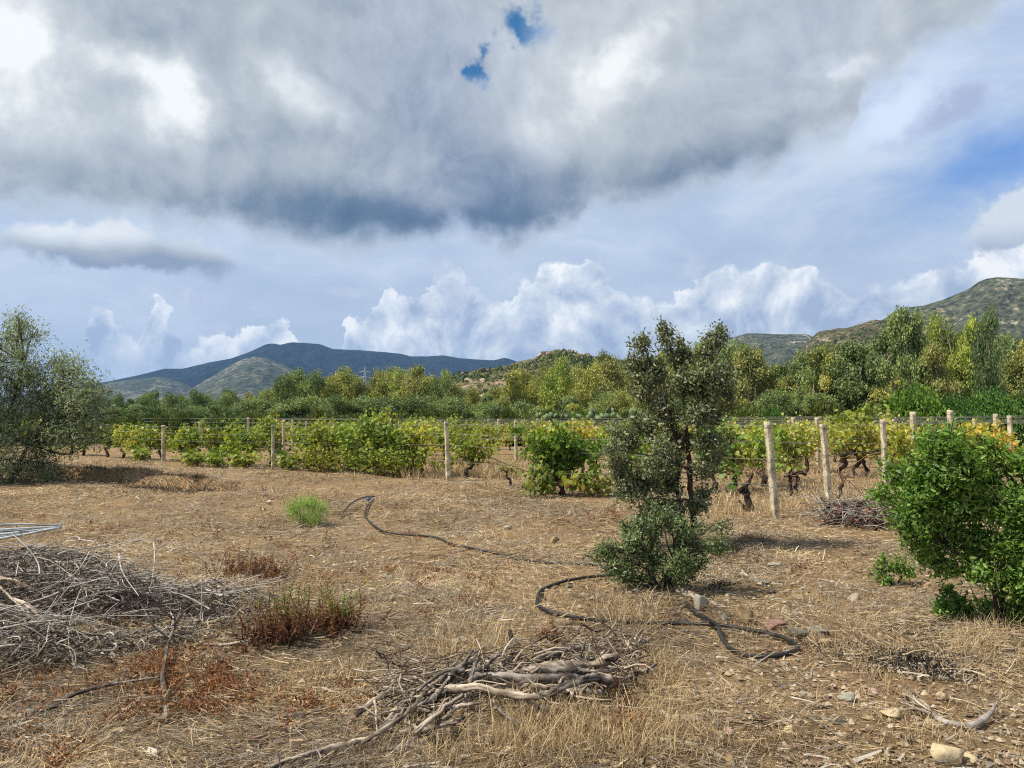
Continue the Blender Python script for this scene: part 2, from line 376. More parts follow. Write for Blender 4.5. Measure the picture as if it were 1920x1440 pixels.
# ------------------------------------------------------------------ materials
def mat(name, build):
    m = bpy.data.materials.new(name); m.use_nodes = True; nt = m.node_tree; nt.nodes.clear(); g = G(nt)
    sh = build(g); out = g.n('ShaderNodeOutputMaterial'); nt.links.new(sh, out.inputs[0]); return m
def pbsdf(g, colr, rough=0.8, spec=0.3, normal=None, metal=0.0):
    b = g.n('ShaderNodeBsdfPrincipled'); g.put(b, 'Base Color', colr); g.put(b, 'Roughness', rough); g.put(b, 'Metallic', metal)
    g.put(b, 'Specular IOR Level', spec)
    if normal is not None: g.put(b, 'Normal', normal)
    return b.outputs[0]
def bump(g, h, strength=0.5, dist=0.02):
    b = g.n('ShaderNodeBump'); g.put(b, 'Height', h); g.put(b, 'Strength', strength); g.put(b, 'Distance', dist); return b.outputs[0]
def objp(g): return g.n('ShaderNodeTexCoord').outputs['Object']
def geop(g): return g.n('ShaderNodeNewGeometry').outputs['Position']
def attr(g, n='tint'): return g.n('ShaderNodeAttribute', attribute_name=n).outputs[2]
def leafmat(name, stops, rough=0.5, spec=0.35, trans=0.25, use_obj=False, tr_col=None):
    def b(g):
        c = g.ramp(attr(g), stops)
        if use_obj:
            oi = g.n('ShaderNodeObjectInfo'); c = g.mix(1.0, c, oi.outputs['Color'], 'MULTIPLY')
        p = pbsdf(g, c, rough, spec)
        if trans <= 0: return p
        t = g.n('ShaderNodeBsdfTranslucent'); g.put(t, 0, g.mix(1.0, c, tr_col or (1.3, 1.5, 0.6, 1), 'MULTIPLY'))
        mx = g.n('ShaderNodeMixShader'); g.put(mx, 0, trans); g.nt.links.new(p, mx.inputs[1]); g.nt.links.new(t.outputs[0], mx.inputs[2])
        return mx.outputs[0]
    return mat(name, b)
def barkmat(name, c0, c1, c2, scale=6.0, stretch=(1, 1, 0.25), rough=0.85, bs=0.8, bd=0.01):
    def b(g):
        p = objp(g); q = g.v('MULTIPLY', p, stretch)
        n = g.noise(q, scale, 7, 0.65, 0.4); n2 = g.noise(p, scale * 0.35, 3)
        f = g.add(g.mul(g.sub(n, 0.5), 1.9), g.mul(g.sub(n2, 0.5), 1.0), g.mul(g.sub(attr(g), 0.5), 0.9), 0.5)
        return pbsdf(g, g.ramp(f, [(0.05, c0), (0.45, c1), (0.95, c2)]), rough, 0.2, bump(g, n, bs, bd))
    return mat(name, b)

M = {}
M['straw'] = leafmat('straw', [(0, (0.09, 0.058, 0.034)), (0.22, (0.21, 0.15, 0.09)), (0.45, (0.38, 0.285, 0.175)), (0.7, (0.54, 0.40, 0.215)), (0.9, (0.66, 0.51, 0.28)), (1, (0.74, 0.62, 0.43))], 0.6, 0.35, 0.12, tr_col=(1.2, 1.1, 0.8, 1))
M['greystraw'] = leafmat('grey_straw', [(0, (0.07, 0.058, 0.048)), (0.4, (0.19, 0.165, 0.135)), (0.75, (0.34, 0.30, 0.25)), (1, (0.50, 0.46, 0.40))], 0.7, 0.25, 0.05, tr_col=(1.1, 1.1, 0.9, 1))
M['redweed'] = leafmat('red_weed', [(0, (0.10, 0.042, 0.02)), (0.5, (0.25, 0.10, 0.042)), (1, (0.40, 0.22, 0.10))], 0.7, 0.2, 0.2, tr_col=(1.3, 1.0, 0.6, 1))
M['vineleaf'] = leafmat('vine_leaf', [(0, (0.06, 0.12, 0.024)), (0.3, (0.14, 0.215, 0.04)), (0.55, (0.27, 0.345, 0.065)), (0.82, (0.45, 0.45, 0.10)), (0.95, (0.56, 0.42, 0.11)), (1, (0.46, 0.17, 0.06))], 0.5, 0.35, 0.35, use_obj=True, tr_col=(1.4, 1.4, 0.5, 1))
M['oakleaf'] = leafmat('oak_leaf', [(0, (0.065, 0.085, 0.045)), (0.4, (0.14, 0.165, 0.082)), (0.75, (0.24, 0.26, 0.14)), (1, (0.40, 0.40, 0.25))], 0.5, 0.35, 0.18)
M['oakbush'] = leafmat('oak_bush_leaf', [(0, (0.055, 0.09, 0.036)), (0.5, (0.135, 0.195, 0.075)), (1, (0.30, 0.35, 0.16))], 0.5, 0.35, 0.2)
M['lentisk'] = leafmat('lentisk_leaf', [(0, (0.05, 0.11, 0.02)), (0.35, (0.115, 0.22, 0.038)), (0.75, (0.22, 0.35, 0.07)), (0.95, (0.40, 0.47, 0.13)), (1, (0.34, 0.20, 0.08))], 0.48, 0.35, 0.35)
M['olive'] = leafmat('olive_leaf', [(0, (0.10, 0.13, 0.08)), (0.4, (0.20, 0.24, 0.15)), (0.75, (0.33, 0.37, 0.25)), (1, (0.52, 0.55, 0.43))], 0.5, 0.4, 0.3)
M['euca'] = leafmat('gum_leaf', [(0, (0.04, 0.052, 0.024)), (0.4, (0.105, 0.125, 0.048)), (0.8, (0.20, 0.205, 0.075)), (1, (0.33, 0.31, 0.13))], 0.5, 0.3, 0.22, use_obj=True)
M['scrub'] = leafmat('scrub_leaf', [(0, (0.04, 0.06, 0.024)), (0.5, (0.085, 0.12, 0.04)), (1, (0.17, 0.20, 0.07))], 0.5, 0.3, 0.15, use_obj=True)
M['feather'] = leafmat('feather_leaf', [(0, (0.17, 0.28, 0.06)), (1, (0.42, 0.56, 0.16))], 0.5, 0.3, 0.3)
M['inula'] = leafmat('inula_leaf', [(0, (0.10, 0.034, 0.018)), (0.35, (0.20, 0.082, 0.034)), (0.52, (0.20, 0.17, 0.035)), (0.75, (0.15, 0.25, 0.04)), (0.9, (0.11, 0.27, 0.05)), (1, (0.60, 0.58, 0.04))], 0.55, 0.3, 0.2)
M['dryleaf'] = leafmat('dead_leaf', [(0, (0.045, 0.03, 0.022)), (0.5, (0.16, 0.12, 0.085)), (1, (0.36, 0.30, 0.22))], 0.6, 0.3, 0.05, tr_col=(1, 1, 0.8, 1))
M['redleaf'] = leafmat('dead_vine_leaf', [(0, (0.05, 0.022, 0.018)), (0.6, (0.13, 0.055, 0.04)), (1, (0.30, 0.13, 0.08))], 0.6, 0.3, 0.15, tr_col=(1.2, 1, 0.8, 1))
M['cactus'] = leafmat('cactus_skin', [(0, (0.06, 0.10, 0.045)), (1, (0.16, 0.21, 0.10))], 0.6, 0.25, 0.0)
M['bark'] = barkmat('dark_bark', (0.018, 0.013, 0.011), (0.06, 0.045, 0.036), (0.15, 0.12, 0.10), 14)
M['vinebark'] = barkmat('vine_bark', (0.010, 0.007, 0.006), (0.035, 0.022, 0.018), (0.11, 0.075, 0.06), 18, (1, 1, 0.2), bs=1.0, bd=0.02)
M['gumbark'] = barkmat('pale_bark', (0.13, 0.10, 0.07), (0.34, 0.29, 0.22), (0.56, 0.52, 0.44), 3)
M['deadwood'] = barkmat('weathered_wood', (0.045, 0.032, 0.024), (0.20, 0.155, 0.115), (0.50, 0.42, 0.33), 26, (0.30, 0.55, 1.0), bs=0.9, bd=0.006)
M['greywood'] = barkmat('grey_wood', (0.03, 0.025, 0.021), (0.125, 0.105, 0.088), (0.31, 0.27, 0.23), 26, (0.35, 0.6, 1.0), bs=0.9, bd=0.006)
M['silver'] = barkmat('silver_grey_board', (0.12, 0.125, 0.13), (0.36, 0.375, 0.385), (0.62, 0.64, 0.65), 20, (0.2, 1, 1))
M['char'] = barkmat('charred_wood', (0.006, 0.006, 0.006), (0.018, 0.016, 0.015), (0.06, 0.055, 0.05), 20)
M['twig'] = barkmat('twig_bark', (0.05, 0.043, 0.038), (0.22, 0.19, 0.165), (0.52, 0.475, 0.42), 10, bs=0.3)
M['cane'] = barkmat('cane_bark', (0.06, 0.03, 0.018), (0.18, 0.10, 0.06), (0.34, 0.23, 0.15), 10, bs=0.3)
def _concrete(g):
    p = objp(g); n = g.noise(p, 14, 7, 0.65); n2 = g.noise(p, 3.0, 4, 0.6); v = g.voro(p, 60.0)
    c = g.ramp(g.add(g.mul(g.sub(n, 0.5), 1.2), n2), [(0.25, (0.17, 0.14, 0.10)), (0.42, (0.46, 0.40, 0.28)), (0.6, (0.64, 0.57, 0.41)), (0.8, (0.74, 0.68, 0.52))])
    c = g.mix(g.ss(g.noise(p, 7.0, 5, 0.7), 0.60, 0.70, 0, 0.6), c, (0.16, 0.13, 0.09, 1))
    return pbsdf(g, c, 0.9, 0.2, bump(g, g.add(n, g.mul(v, 0.5)), 0.9, 0.012))
M['concrete'] = mat('concrete', _concrete)
M['hose'] = mat('black_hose', lambda g: pbsdf(g, g.mix(g.ss(g.noise(objp(g), 9, 5, 0.7), 0.42, 0.7), (0.008, 0.009, 0.010, 1), (0.05, 0.043, 0.035, 1)), 0.55, 0.4))
M['joint'] = mat('blue_joint', lambda g: pbsdf(g, (0.03, 0.09, 0.30, 1), 0.4, 0.5))
M['wire'] = mat('steel_wire', lambda g: pbsdf(g, g.mix(g.noise(geop(g), 3, 3), (0.14, 0.12, 0.11, 1), (0.36, 0.35, 0.33, 1)), 0.6, 0.4, metal=0.3))
M['steel'] = mat('tower_steel', lambda g: pbsdf(g, (0.42, 0.43, 0.44, 1), 0.5, 0.5, metal=0.3))
M['plaster'] = mat('white_plaster', lambda g: pbsdf(g, g.mix(g.noise(objp(g), 2, 4), (0.6, 0.59, 0.56, 1), (0.75, 0.74, 0.72, 1)), 0.8, 0.2))
M['rooftile'] = mat('roof_tile', lambda g: pbsdf(g, g.mix(g.noise(objp(g), 5, 4), (0.25, 0.12, 0.08, 1), (0.36, 0.20, 0.13, 1)), 0.8, 0.2))
def stonemat(name, a, b, c, sc=9.0):
    def f(g):
        p = objp(g); n = g.noise(p, sc, 7, 0.62, 0.3); n2 = g.noise(p, sc * 5, 4, 0.6)
        return pbsdf(g, g.ramp(g.add(g.mul(g.sub(n, 0.5), 1.6), 0.5, g.mul(g.sub(attr(g), 0.5), 0.8)), [(0.1, a), (0.5, b), (0.9, c)]), 0.85, 0.25, bump(g, g.add(n, g.mul(n2, 0.4)), 0.8, 0.012))
    return mat(name, f)
M['tan'] = stonemat('tan_stone', (0.15, 0.10, 0.055), (0.36, 0.27, 0.15), (0.54, 0.44, 0.28))
M['gravel'] = stonemat('mixed_gravel', (0.11, 0.075, 0.045), (0.27, 0.20, 0.125), (0.43, 0.35, 0.25))
M['grey'] = stonemat('grey_stone', (0.10, 0.09, 0.07), (0.24, 0.22, 0.17), (0.38, 0.36, 0.30))
M['red'] = stonemat('reddish_stone', (0.13, 0.07, 0.05), (0.28, 0.175, 0.135), (0.42, 0.30, 0.24))
M['pale'] = stonemat('pale_stone', (0.24, 0.20, 0.14), (0.46, 0.41, 0.31), (0.62, 0.58, 0.48))
M['rock'] = stonemat('granite', (0.11, 0.085, 0.06), (0.26, 0.20, 0.145), (0.42, 0.34, 0.25), 0.5)

def _ground(g):
    p = geop(g); x, y, z = g.sep(p); p2 = g.comb(x, y, 0.0)
    r = g.v('LENGTH', p2); ln = g.n('ShaderNodeVectorMath', operation='LENGTH'); g.put(ln, 0, p2); dist = ln.outputs['Value']
    big = g.noise(p2, 0.35, 4, 0.55); mid = g.noise(p2, 2.2, 6, 0.62); fine = g.noise(p2, 22.0, 6, 0.7)
    fib = g.noise(g.v('MULTIPLY', p2, (55, 9, 1)), 1.0, 5, 0.7, 1.5); fib2 = g.noise(g.v('MULTIPLY', p2, (10, 60, 1)), 1.0, 5, 0.7, 1.5)
    fibs = g.m('MAXIMUM', fib, fib2)
    soil = g.ramp(g.add(g.mul(g.sub(mid, 0.5), 1.1), g.mul(g.sub(fine, 0.5), 1.3), 0.5), [(0.1, (0.09, 0.052, 0.028)), (0.4, (0.225, 0.145, 0.075)), (0.65, (0.37, 0.255, 0.135)), (0.95, (0.52, 0.395, 0.235))])
    that = g.ramp(g.add(g.mul(g.sub(fibs, 0.55), 2.4), 0.45, g.mul(g.sub(big, 0.5), 0.5)), [(0.05, (0.07, 0.048, 0.03)), (0.4, (0.28, 0.20, 0.11)), (0.7, (0.47, 0.355, 0.205)), (1, (0.62, 0.50, 0.33))])
    c = g.mix(g.ss(g.add(g.mul(mid, 0.8), g.mul(fine, 0.35)), 0.50, 0.68, 0.20, 0.85), soil, that)
    c = g.mix(g.ss(g.noise(p2, 0.7, 5, 0.6), 0.50, 0.66, 0, 0.6), c, (0.27, 0.155, 0.080, 1))
    # clay exposed in the scarps, darker weeds between the vine rows, scrubby plain far away
    far = g.mix(g.ss(g.noise(p2, 0.05, 6, 0.65), 0.40, 0.60), (0.20, 0.15, 0.08, 1), (0.075, 0.085, 0.035, 1))
    far = g.mix(g.ss(g.noise(p2, 0.6, 4, 0.7), 0.5, 0.62), far, (0.055, 0.07, 0.028, 1))
    c = g.mix(g.ss(dist, 42.0, 75.0), c, far)
    h = g.add(g.mul(mid, 0.9), g.mul(fine, 0.9), g.mul(fibs, 0.6), g.mul(g.voro(p2, 26.0), 0.25))
    return pbsdf(g, c, 0.92, 0.15, bump(g, h, 1.0, 0.035))
M['ground'] = mat('dry_ground', _ground)
def hillmat(name, veg0, veg1, rockc, sc, rock_lo, rock_hi, dots=6.0, bs=3.0, band=0.25):
    def f(g):
        p = geop(g); n = g.noise(p, sc, 8, 0.62, 0.3); d = g.noise(p, sc * dots, 5, 0.65); v = g.voro(p, sc * dots * 1.6)
        vegc = g.ramp(g.add(g.mul(g.sub(d, 0.5), 2.0), 0.35, g.mul(v, 0.35)), [(0.15, veg0), (0.9, veg1)])
        rk = g.mul(g.ss(g.add(g.mul(n, 0.5), g.mul(g.noise(p, sc * 6.0, 7, 0.78), 0.5), g.mul(g.sub(v, 0.5), 0.12)), rock_lo, rock_hi), 0.85)
        c = g.mix(rk, vegc, g.mix(d, tuple(k * 0.7 for k in rockc), tuple(min(k * 1.25, 0.8) for k in rockc)))
        return pbsdf(g, c, 0.95, 0.08, bump(g, g.add(g.mul(d, 0.6), g.mul(v, -0.4), n), 1.0, bs))
    return mat(name, f)
M['m_far'] = hillmat('shaded_maquis', (0.003, 0.007, 0.010), (0.020, 0.030, 0.030), (0.03, 0.033, 0.035), 0.004, 0.60, 0.72, 6.0, 12.0)  # cloud shadow over the far mountain is put into this dark colour
M['m_foot'] = hillmat('pale_maquis', (0.018, 0.027, 0.016), (0.085, 0.092, 0.055), (0.22, 0.20, 0.155), 0.006, 0.50, 0.64, 6.0, 8.0)
M['m_rock'] = hillmat('rocky_maquis', (0.018, 0.022, 0.010), (0.12, 0.11, 0.05), (0.40, 0.32, 0.235), 0.032, 0.53, 0.64, 5.0, 3.0)
M['m_right'] = hillmat('green_maquis', (0.010, 0.018, 0.009), (0.13, 0.135, 0.078), (0.42, 0.37, 0.29), 0.009, 0.53, 0.63, 8.0, 9.0)
M['m_hillock'] = hillmat('hillock_ground', (0.045, 0.05, 0.022), (0.15, 0.13, 0.06), (0.36, 0.26, 0.18), 0.045, 0.50, 0.62, 5.0, 1.2)

# ------------------------------------------------------------------ ground sheet
def build_ground():
    rad = np.concatenate([[0.0, 0.4, 0.8, 1.1], np.exp(np.arange(math.log(1.4), math.log(45), 0.0085)), np.exp(np.arange(math.log(45.5), math.log(9000), 0.05))])
    a = np.concatenate([np.arange(-46, 46, 0.22), np.arange(46, 314, 4.0)]); a = np.radians(a)
    RR, AA = np.meshgrid(rad, a, indexing='ij')
    X = RR * np.sin(AA); Y = RR * np.cos(AA); Z = H(X, Y)
    # crumbly relief of soil and trodden stalks
    det = 0.028 * fbm(X * 9, Y * 9, 3, 31) + 0.018 * np.abs(fbm(X * 24, Y * 24, 2, 41))
    Z = Z + det * np.exp(-RR / 16.0)
    nr, na = X.shape; idx = np.arange(nr * na).reshape(nr, na); nx = np.roll(idx, -1, axis=1)
    Q = np.stack([idx[:-1], idx[1:], nx[1:], nx[:-1]], -1).reshape(-1, 4)
    me = new_mesh('ground', np.stack([X, Y, Z], -1).reshape(-1, 3), Q, [M['ground']], smooth=True)
    tag(link('ground', me), kind='structure')
build_ground()

# ------------------------------------------------------------------ hills
def hill(name, mt, pts, D, front, back, rough, s, foot=0.0, na=500, nt=110, power=1.15, rocky=0.0):
    """terrain whose crest passes through the points of pts at distance D; real ground from front to back"""
    px = np.linspace(pts[0][0], pts[-1][0], na); py = np.interp(px, [p[0] for p in pts], [p[1] for p in pts])
    k = np.array([0.25, 0.5, 0.25]); 
    for _ in range(2): py[1:-1] = np.convolve(py, k, 'valid')
    py = py + rocky * 4 * fbm(px * 0.07, px * 0, 4, s + 9) 
    d3 = np.array([ray(a, b) for a, b in zip(px, py)]); az = np.arctan2(d3[:, 0], d3[:, 1]); el = d3[:, 2] / np.hypot(d3[:, 0], d3[:, 1])
    t = np.concatenate([np.linspace(0, 1, nt), 1 + np.linspace(0.03, 1, 24)])
    Rr = np.where(t <= 1, front + (D - front) * t, D + (t - 1) * (back - D))
    Hc = CAM_Z + el * D
    A2, T2 = np.meshgrid(az, t, indexing='ij'); R2 = np.broadcast_to(Rr, A2.shape); H2 = np.broadcast_to(Hc[:, None], A2.shape)
    X = R2 * np.sin(A2); Y = R2 * np.cos(A2)
    prof = np.where(T2 <= 1, np.clip(T2, 0, 1) ** power, np.clip(1 - (T2 - 1) ** 1.5, 0, 1))
    Z = (H2 - foot) * prof + foot
    sc = 5.0 / (D - front) 
    rid = (np.abs(fbm(X * sc + 3, Y * sc, 4, s, 0.55)) - 0.18) * 2.0 + 0.5 * fbm(X * sc * 4, Y * sc * 4, 4, s + 3, 0.6)
    env = np.sin(np.clip(T2, 0, 1) * math.pi) ** 0.7 * (T2 < 1) + 0.03
    Z = Z - rough * np.maximum(H2, 1) * (rid * env + 0.25 * env)
    n, m = X.shape; idx = np.arange(n * m).reshape(n, m)
    Q = np.stack([idx[:-1, :-1], idx[1:, :-1], idx[1:, 1:], idx[:-1, 1:]], -1).reshape(-1, 4)
    Z = Z - 0.6
    o = tag(link(name, new_mesh(name, np.stack([X, Y, Z], -1).reshape(-1, 3), Q, [mt], smooth=True)), kind='structure')
    return X, Y, Z
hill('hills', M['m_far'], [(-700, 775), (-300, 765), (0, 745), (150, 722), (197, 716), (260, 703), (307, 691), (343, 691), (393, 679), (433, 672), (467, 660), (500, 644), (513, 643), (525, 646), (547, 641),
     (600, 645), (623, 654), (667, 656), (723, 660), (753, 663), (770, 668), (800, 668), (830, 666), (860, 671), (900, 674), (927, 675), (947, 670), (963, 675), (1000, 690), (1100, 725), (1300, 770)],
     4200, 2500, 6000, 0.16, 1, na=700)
hill('hills', M['m_foot'], [(-200, 775), (60, 745), (140, 730), (195, 720), (240, 712), (300, 706), (340, 716), (380, 735), (430, 770)], 3300, 2100, 3900, 0.10, 21, na=260)  # sunlit lower slope of the far mountain, added as a lighter coloured hill
hill('hills', M['m_foot'], [(300, 768), (340, 745), (367, 723), (400, 704), (430, 686), (455, 673), (478, 668), (505, 672), (533, 683), (567, 703), (600, 722), (660, 745), (760, 772)], 3000, 1700, 3600, 0.10, 25, na=300)
hill('hills', M['m_right'], [(1160, 735), (1250, 690), (1320, 660), (1369, 635), (1385, 629), (1402, 624), (1462, 626), (1511, 626), (1540, 636), (1640, 660), (1800, 700)], 2300, 1300, 3000, 0.14, 33, na=300)
hill('hills', M['m_right'], [(1560, 660), (1620, 620), (1661, 595), (1680, 583), (1699, 576), (1729, 573), (1770, 560), (1815, 541), (1837, 526), (1852, 521), (1871, 519), (1920, 522), (2000, 534), (2200, 560), (2500, 600), (2900, 700)],
     1700, 900, 2400, 0.16, 37, na=500)
rk = hill('hills', M['m_rock'], [(1300, 765), (1400, 730), (1462, 687), (1500, 654), (1526, 629), (1537, 620), (1560, 617), (1594, 612), (1639, 597), (1661, 600), (1700, 608), (1800, 622), (1920, 640), (2200, 690), (2500, 740)],
     900, 500, 1250, 0.14, 41, na=420, rocky=0.5)
hk = hill('hills', M['m_hillock'], [(740, 745), (800, 722), (840, 705), (865, 697), (877, 694), (907, 691), (950, 683), (970, 675), (1003, 669), (1017, 660), (1030, 655), (1043, 653), (1073, 656), (1100, 661), (1123, 667), (1160, 672), (1250, 678),
     (1330, 690), (1420, 715), (1520, 740), (1640, 765)], 330, 150, 460, 0.10, 51, na=420, rocky=0.6)

def icoish(r):
    """jagged boulder on a 5 x 8 sphere grid"""
    nu, nv = 14, 9; V = []
    for j in range(nv):
        for i in range(nu): V.append((math.sin(math.pi * (j + 0.35) / (nv - 0.3)) * math.cos(6.2832 * i / nu), math.sin(math.pi * (j + 0.35) / (nv - 0.3)) * math.sin(6.2832 * i / nu), math.cos(math.pi * (j + 0.35) / (nv - 0.3))))
    V = np.array(V)
    V = V * (1 + 0.05 * r.normal(size=(len(V), 1)))
    for _ in range(13):
        d = rdir(1, r)[0]; c = 0.34 + 0.36 * r.random(); q = V @ d; V = V - np.outer(np.maximum(q - c, 0), d)
    V = V / np.abs(V).max(0)
    idx = np.arange(nu * nv).reshape(nv, nu); nx = np.roll(idx, -1, 1)
    Q = np.stack([idx[:-1], idx[1:], nx[1:], nx[:-1]], -1).reshape(-1, 4)
    return V, Q, nu, nv
def boulder_bag(bag, pos, size, r, tint=0.5):
    V, Q, nu, nv = icoish(r); a = r.random() * 6.28; c, s = math.cos(a), math.sin(a)
    V = V * np.asarray(size); V = np.stack([V[:, 0] * c - V[:, 1] * s, V[:, 0] * s + V[:, 1] * c, V[:, 2]], -1) + pos
    n0 = bag.n; bag.add(V, Q, tint)
    bag.Fs.setdefault(nu, []).append((np.arange(nu)[None] + n0).astype(np.int32)); bag.Fs.setdefault(nu, []).append((np.arange(nu)[::-1][None] + n0 + nu * (nv - 1)).astype(np.int32))
# maquis on the hillock and the rocky ridge: nobody could count it
def scatter_scrub(name, grid, n, size, s, mt, per=26, tmin=0.05, label=None):
    r = np.random.default_rng(s); X, Y, Z = grid; bag = Bag()
    i = r.integers(0, X.shape[0], n * 3); j = (r.random(n * 3) ** 0.8 * 106).astype(int)
    ok = fbm(X[i, j] * 0.03, Y[i, j] * 0.03, 4, s) + 0.25 * r.normal(size=n * 3) > 0.0
    i, j = i[ok][:n], j[ok][:n]; n = len(i)
    C0 = np.stack([X[i, j], Y[i, j], Z[i, j]], -1); sz = size * (0.5 + r.random(n) ** 2 * 1.2)
    C = np.repeat(C0, per, 0) + rdir(n * per, r) * np.repeat(sz, per)[:, None] * np.array([1, 1, 0.7]) * r.random((n * per, 1)) ** 0.4 + np.array([0, 0, 1]) * np.repeat(sz * 0.35, per)[:, None]
    t = np.clip(np.repeat(r.random(n), per) * 0.7 + 0.3 * r.random(n * per), 0, 1)
    leaves(bag, C, rdir(n * per, r), rdir(n * per, r) + np.array([0, 0, 0.8]), np.repeat(sz * 0.75, per), np.repeat(sz * 0.55, per), 'clump', t, r=r)
    tag(link(name, bag.mesh(name, mt)), kind='stuff')
scatter_scrub('shrubs', hk, 5200, 0.95, 3, M['scrub'], per=22)
scatter_scrub('shrubs', rk, 7500, 2.1, 4, M['scrub'], per=10)
bb = Bag(); r_ = np.random.default_rng(5)
for _ in range(230):
    i = r_.integers(0, hk[0].shape[0]); j = r_.integers(30, 109); sz = 0.4 + r_.random() ** 3 * 1.7
    boulder_bag(bb, np.array([hk[0][i, j], hk[1][i, j], hk[2][i, j] + sz * 0.15]), (sz, sz * 0.8, sz * 0.6), r_, r_.random())
for px, j in [(948, 70), (955, 66), (870, 100), (885, 98), (1002, 103), (1014, 106), (1022, 107), (1060, 100), (1105, 106), (1080, 96), (905, 104), (1010, 98)]:
    i = int((px - 740) / 900 * 419); sz = 1.3 + 1.3 * r_.random()
    boulder_bag(bb, np.array([hk[0][i, j], hk[1][i, j], hk[2][i, j] + sz * 0.2]), (sz, sz * 0.8, sz * 0.65), r_, r_.random())
tag(link('rocks', bb.mesh('rocks', M['rock'])), kind='stuff')

# ------------------------------------------------------------------ background trees
def gum_tree_meshes(seed, h=8.0, w=1.7, n_leaf=9000, base=0.18, thin=False, leaf=0.20):
    """pale stem, ragged column of hanging leaf clumps"""
    r = np.random.default_rng(seed); wood = Bag(); lf = Bag()
    K = 9; tz = np.linspace(0, h * 0.93, K); tr = np.stack([np.cumsum(r.normal(0, 0.12, K)), np.cumsum(r.normal(0, 0.12, K)), tz], -1); tr[0, :2] = 0
    tubes(wood, tr, np.linspace(0.13, 0.025, K) * h / 8, 7)
    stems = [tr]
    if r.random() < 0.8 or thin:
        t2 = tr.copy(); lean = r.normal(0, 1, 2); lean /= np.linalg.norm(lean); t2[:, :2] += lean * np.linspace(0, w * 0.55, K)[:, None]; t2[:, 2] *= 0.9
        tubes(wood, t2, np.linspace(0.10, 0.02, K) * h / 8, 6); stems.append(t2)
    nc = int((15 if not thin else 11) * h / 8 * (1 + 0.25 * r.random()))
    cs = []
    for i in range(nc):
        st = stems[r.integers(0, len(stems))]; f = base + (1 - base) * ((i + r.random()) / nc) ** (0.75 if not thin else 0.5)
        z = f * h; p = np.array([np.interp(z, st[:, 2], st[:, 0]), np.interp(z, st[:, 2], st[:, 1]), min(z, h * 0.98)])
        env = w * (math.sin(min(1, (1.04 - f) * 1.5) * math.pi / 2)) ** 0.7 * (0.65 + 0.35 * min(1, f / 0.35))
        a = r.random() * 6.28; rr = env * (0.25 + 0.65 * r.random()); c = p + np.array([math.cos(a) * rr, math.sin(a) * rr, 0.15])
        rad = np.array([1, 1, 1.35]) * (0.34 + 0.30 * r.random()) * w * (0.62 + 0.38 * (1 - f)) * (0.8 if thin else 1.0)
        cs.append((c, rad)); q = p - np.array([0, 0, 0.10 * h * (0.5 + 0.5 * r.random())]); q[2] = max(q[2], 0.3)
        tubes(wood, curvy(q[None], c[None], 5, 0.08, r), np.linspace(0.045, 0.012, 5)[None] * h / 8, 5)
    wts = np.array([c[1][0] ** 2 for c in cs]); wts /= wts.sum()
    tb = r.random(nc) 
    for k, (c, rad) in enumerate(cs):
        n = int(n_leaf * wts[k]); nt = max(6, n // 14)
        ends = inell(nt, c, rad, r, 0.25); cc = np.repeat(ends, 14, 0) + r.normal(0, 0.10 * w, (nt * 14, 3)) * np.array([0.8, 0.8, 1.5])
        D = rdir(len(cc), r) * 0.55 + np.array([0, 0, -0.9]); out = unit(cc - c) 
        leaves(lf, cc, D, rdir(len(cc), r) * 1.2 + out * 0.7 + np.array([0, 0, 0.4]), leaf * (0.7 + 0.6 * r.random(len(cc))), leaf * 0.42, 'clump', np.clip(0.25 * r.random(len(cc)) + 0.45 * tb[k] + 0.30 * np.repeat(r.random(nt), 14), 0, 1), r=r)
    return wood.mesh('trunk', M['gumbark'], True), lf.mesh('crown', M['euca'])
GUM = [gum_tree_meshes(100 + i, 8.0, [1.5, 1.9, 1.7, 2.2, 1.35, 2.0, 1.6, 1.8][i], [9000, 11000, 9500, 12000, 8000, 11000, 9000, 10000][i], base=[0.15, 0.1, 0.2, 0.08, 0.12, 0.1, 0.2, 0.1][i]) for i in range(8)]
GUMT = [gum_tree_meshes(120 + i, 8.0, 1.5, 6500, base=0.42, thin=True) for i in range(3)]
protos = {}
COLS = {'yellow': (1.32, 1.22, 0.92), 'olive': (1.15, 1.05, 0.95), 'green': (0.88, 1.02, 0.98), 'dark': (0.54, 0.70, 0.72), 'gold': (1.55, 1.22, 0.85), 'blue': (0.72, 0.85, 0.85), 'lime': (1.3, 1.4, 0.8)}
TXT = {'yellow': 'yellow green gum tree with ragged hanging foliage in the tree belt behind the vineyard', 'olive': 'olive green gum tree with dense foliage in the tree belt behind the vineyard',
       'green': 'mid green gum tree with loose foliage in the tree belt behind the vineyard', 'dark': 'dark green bushy tree in the belt below the far mountain',
       'gold': 'golden tinted gum tree in the tree belt behind the vineyard', 'blue': 'low blue green tree standing in front of the yellow gum trees', 'lime': 'light green gum tree in the tree belt behind the vineyard'}
trng = random.Random(7)
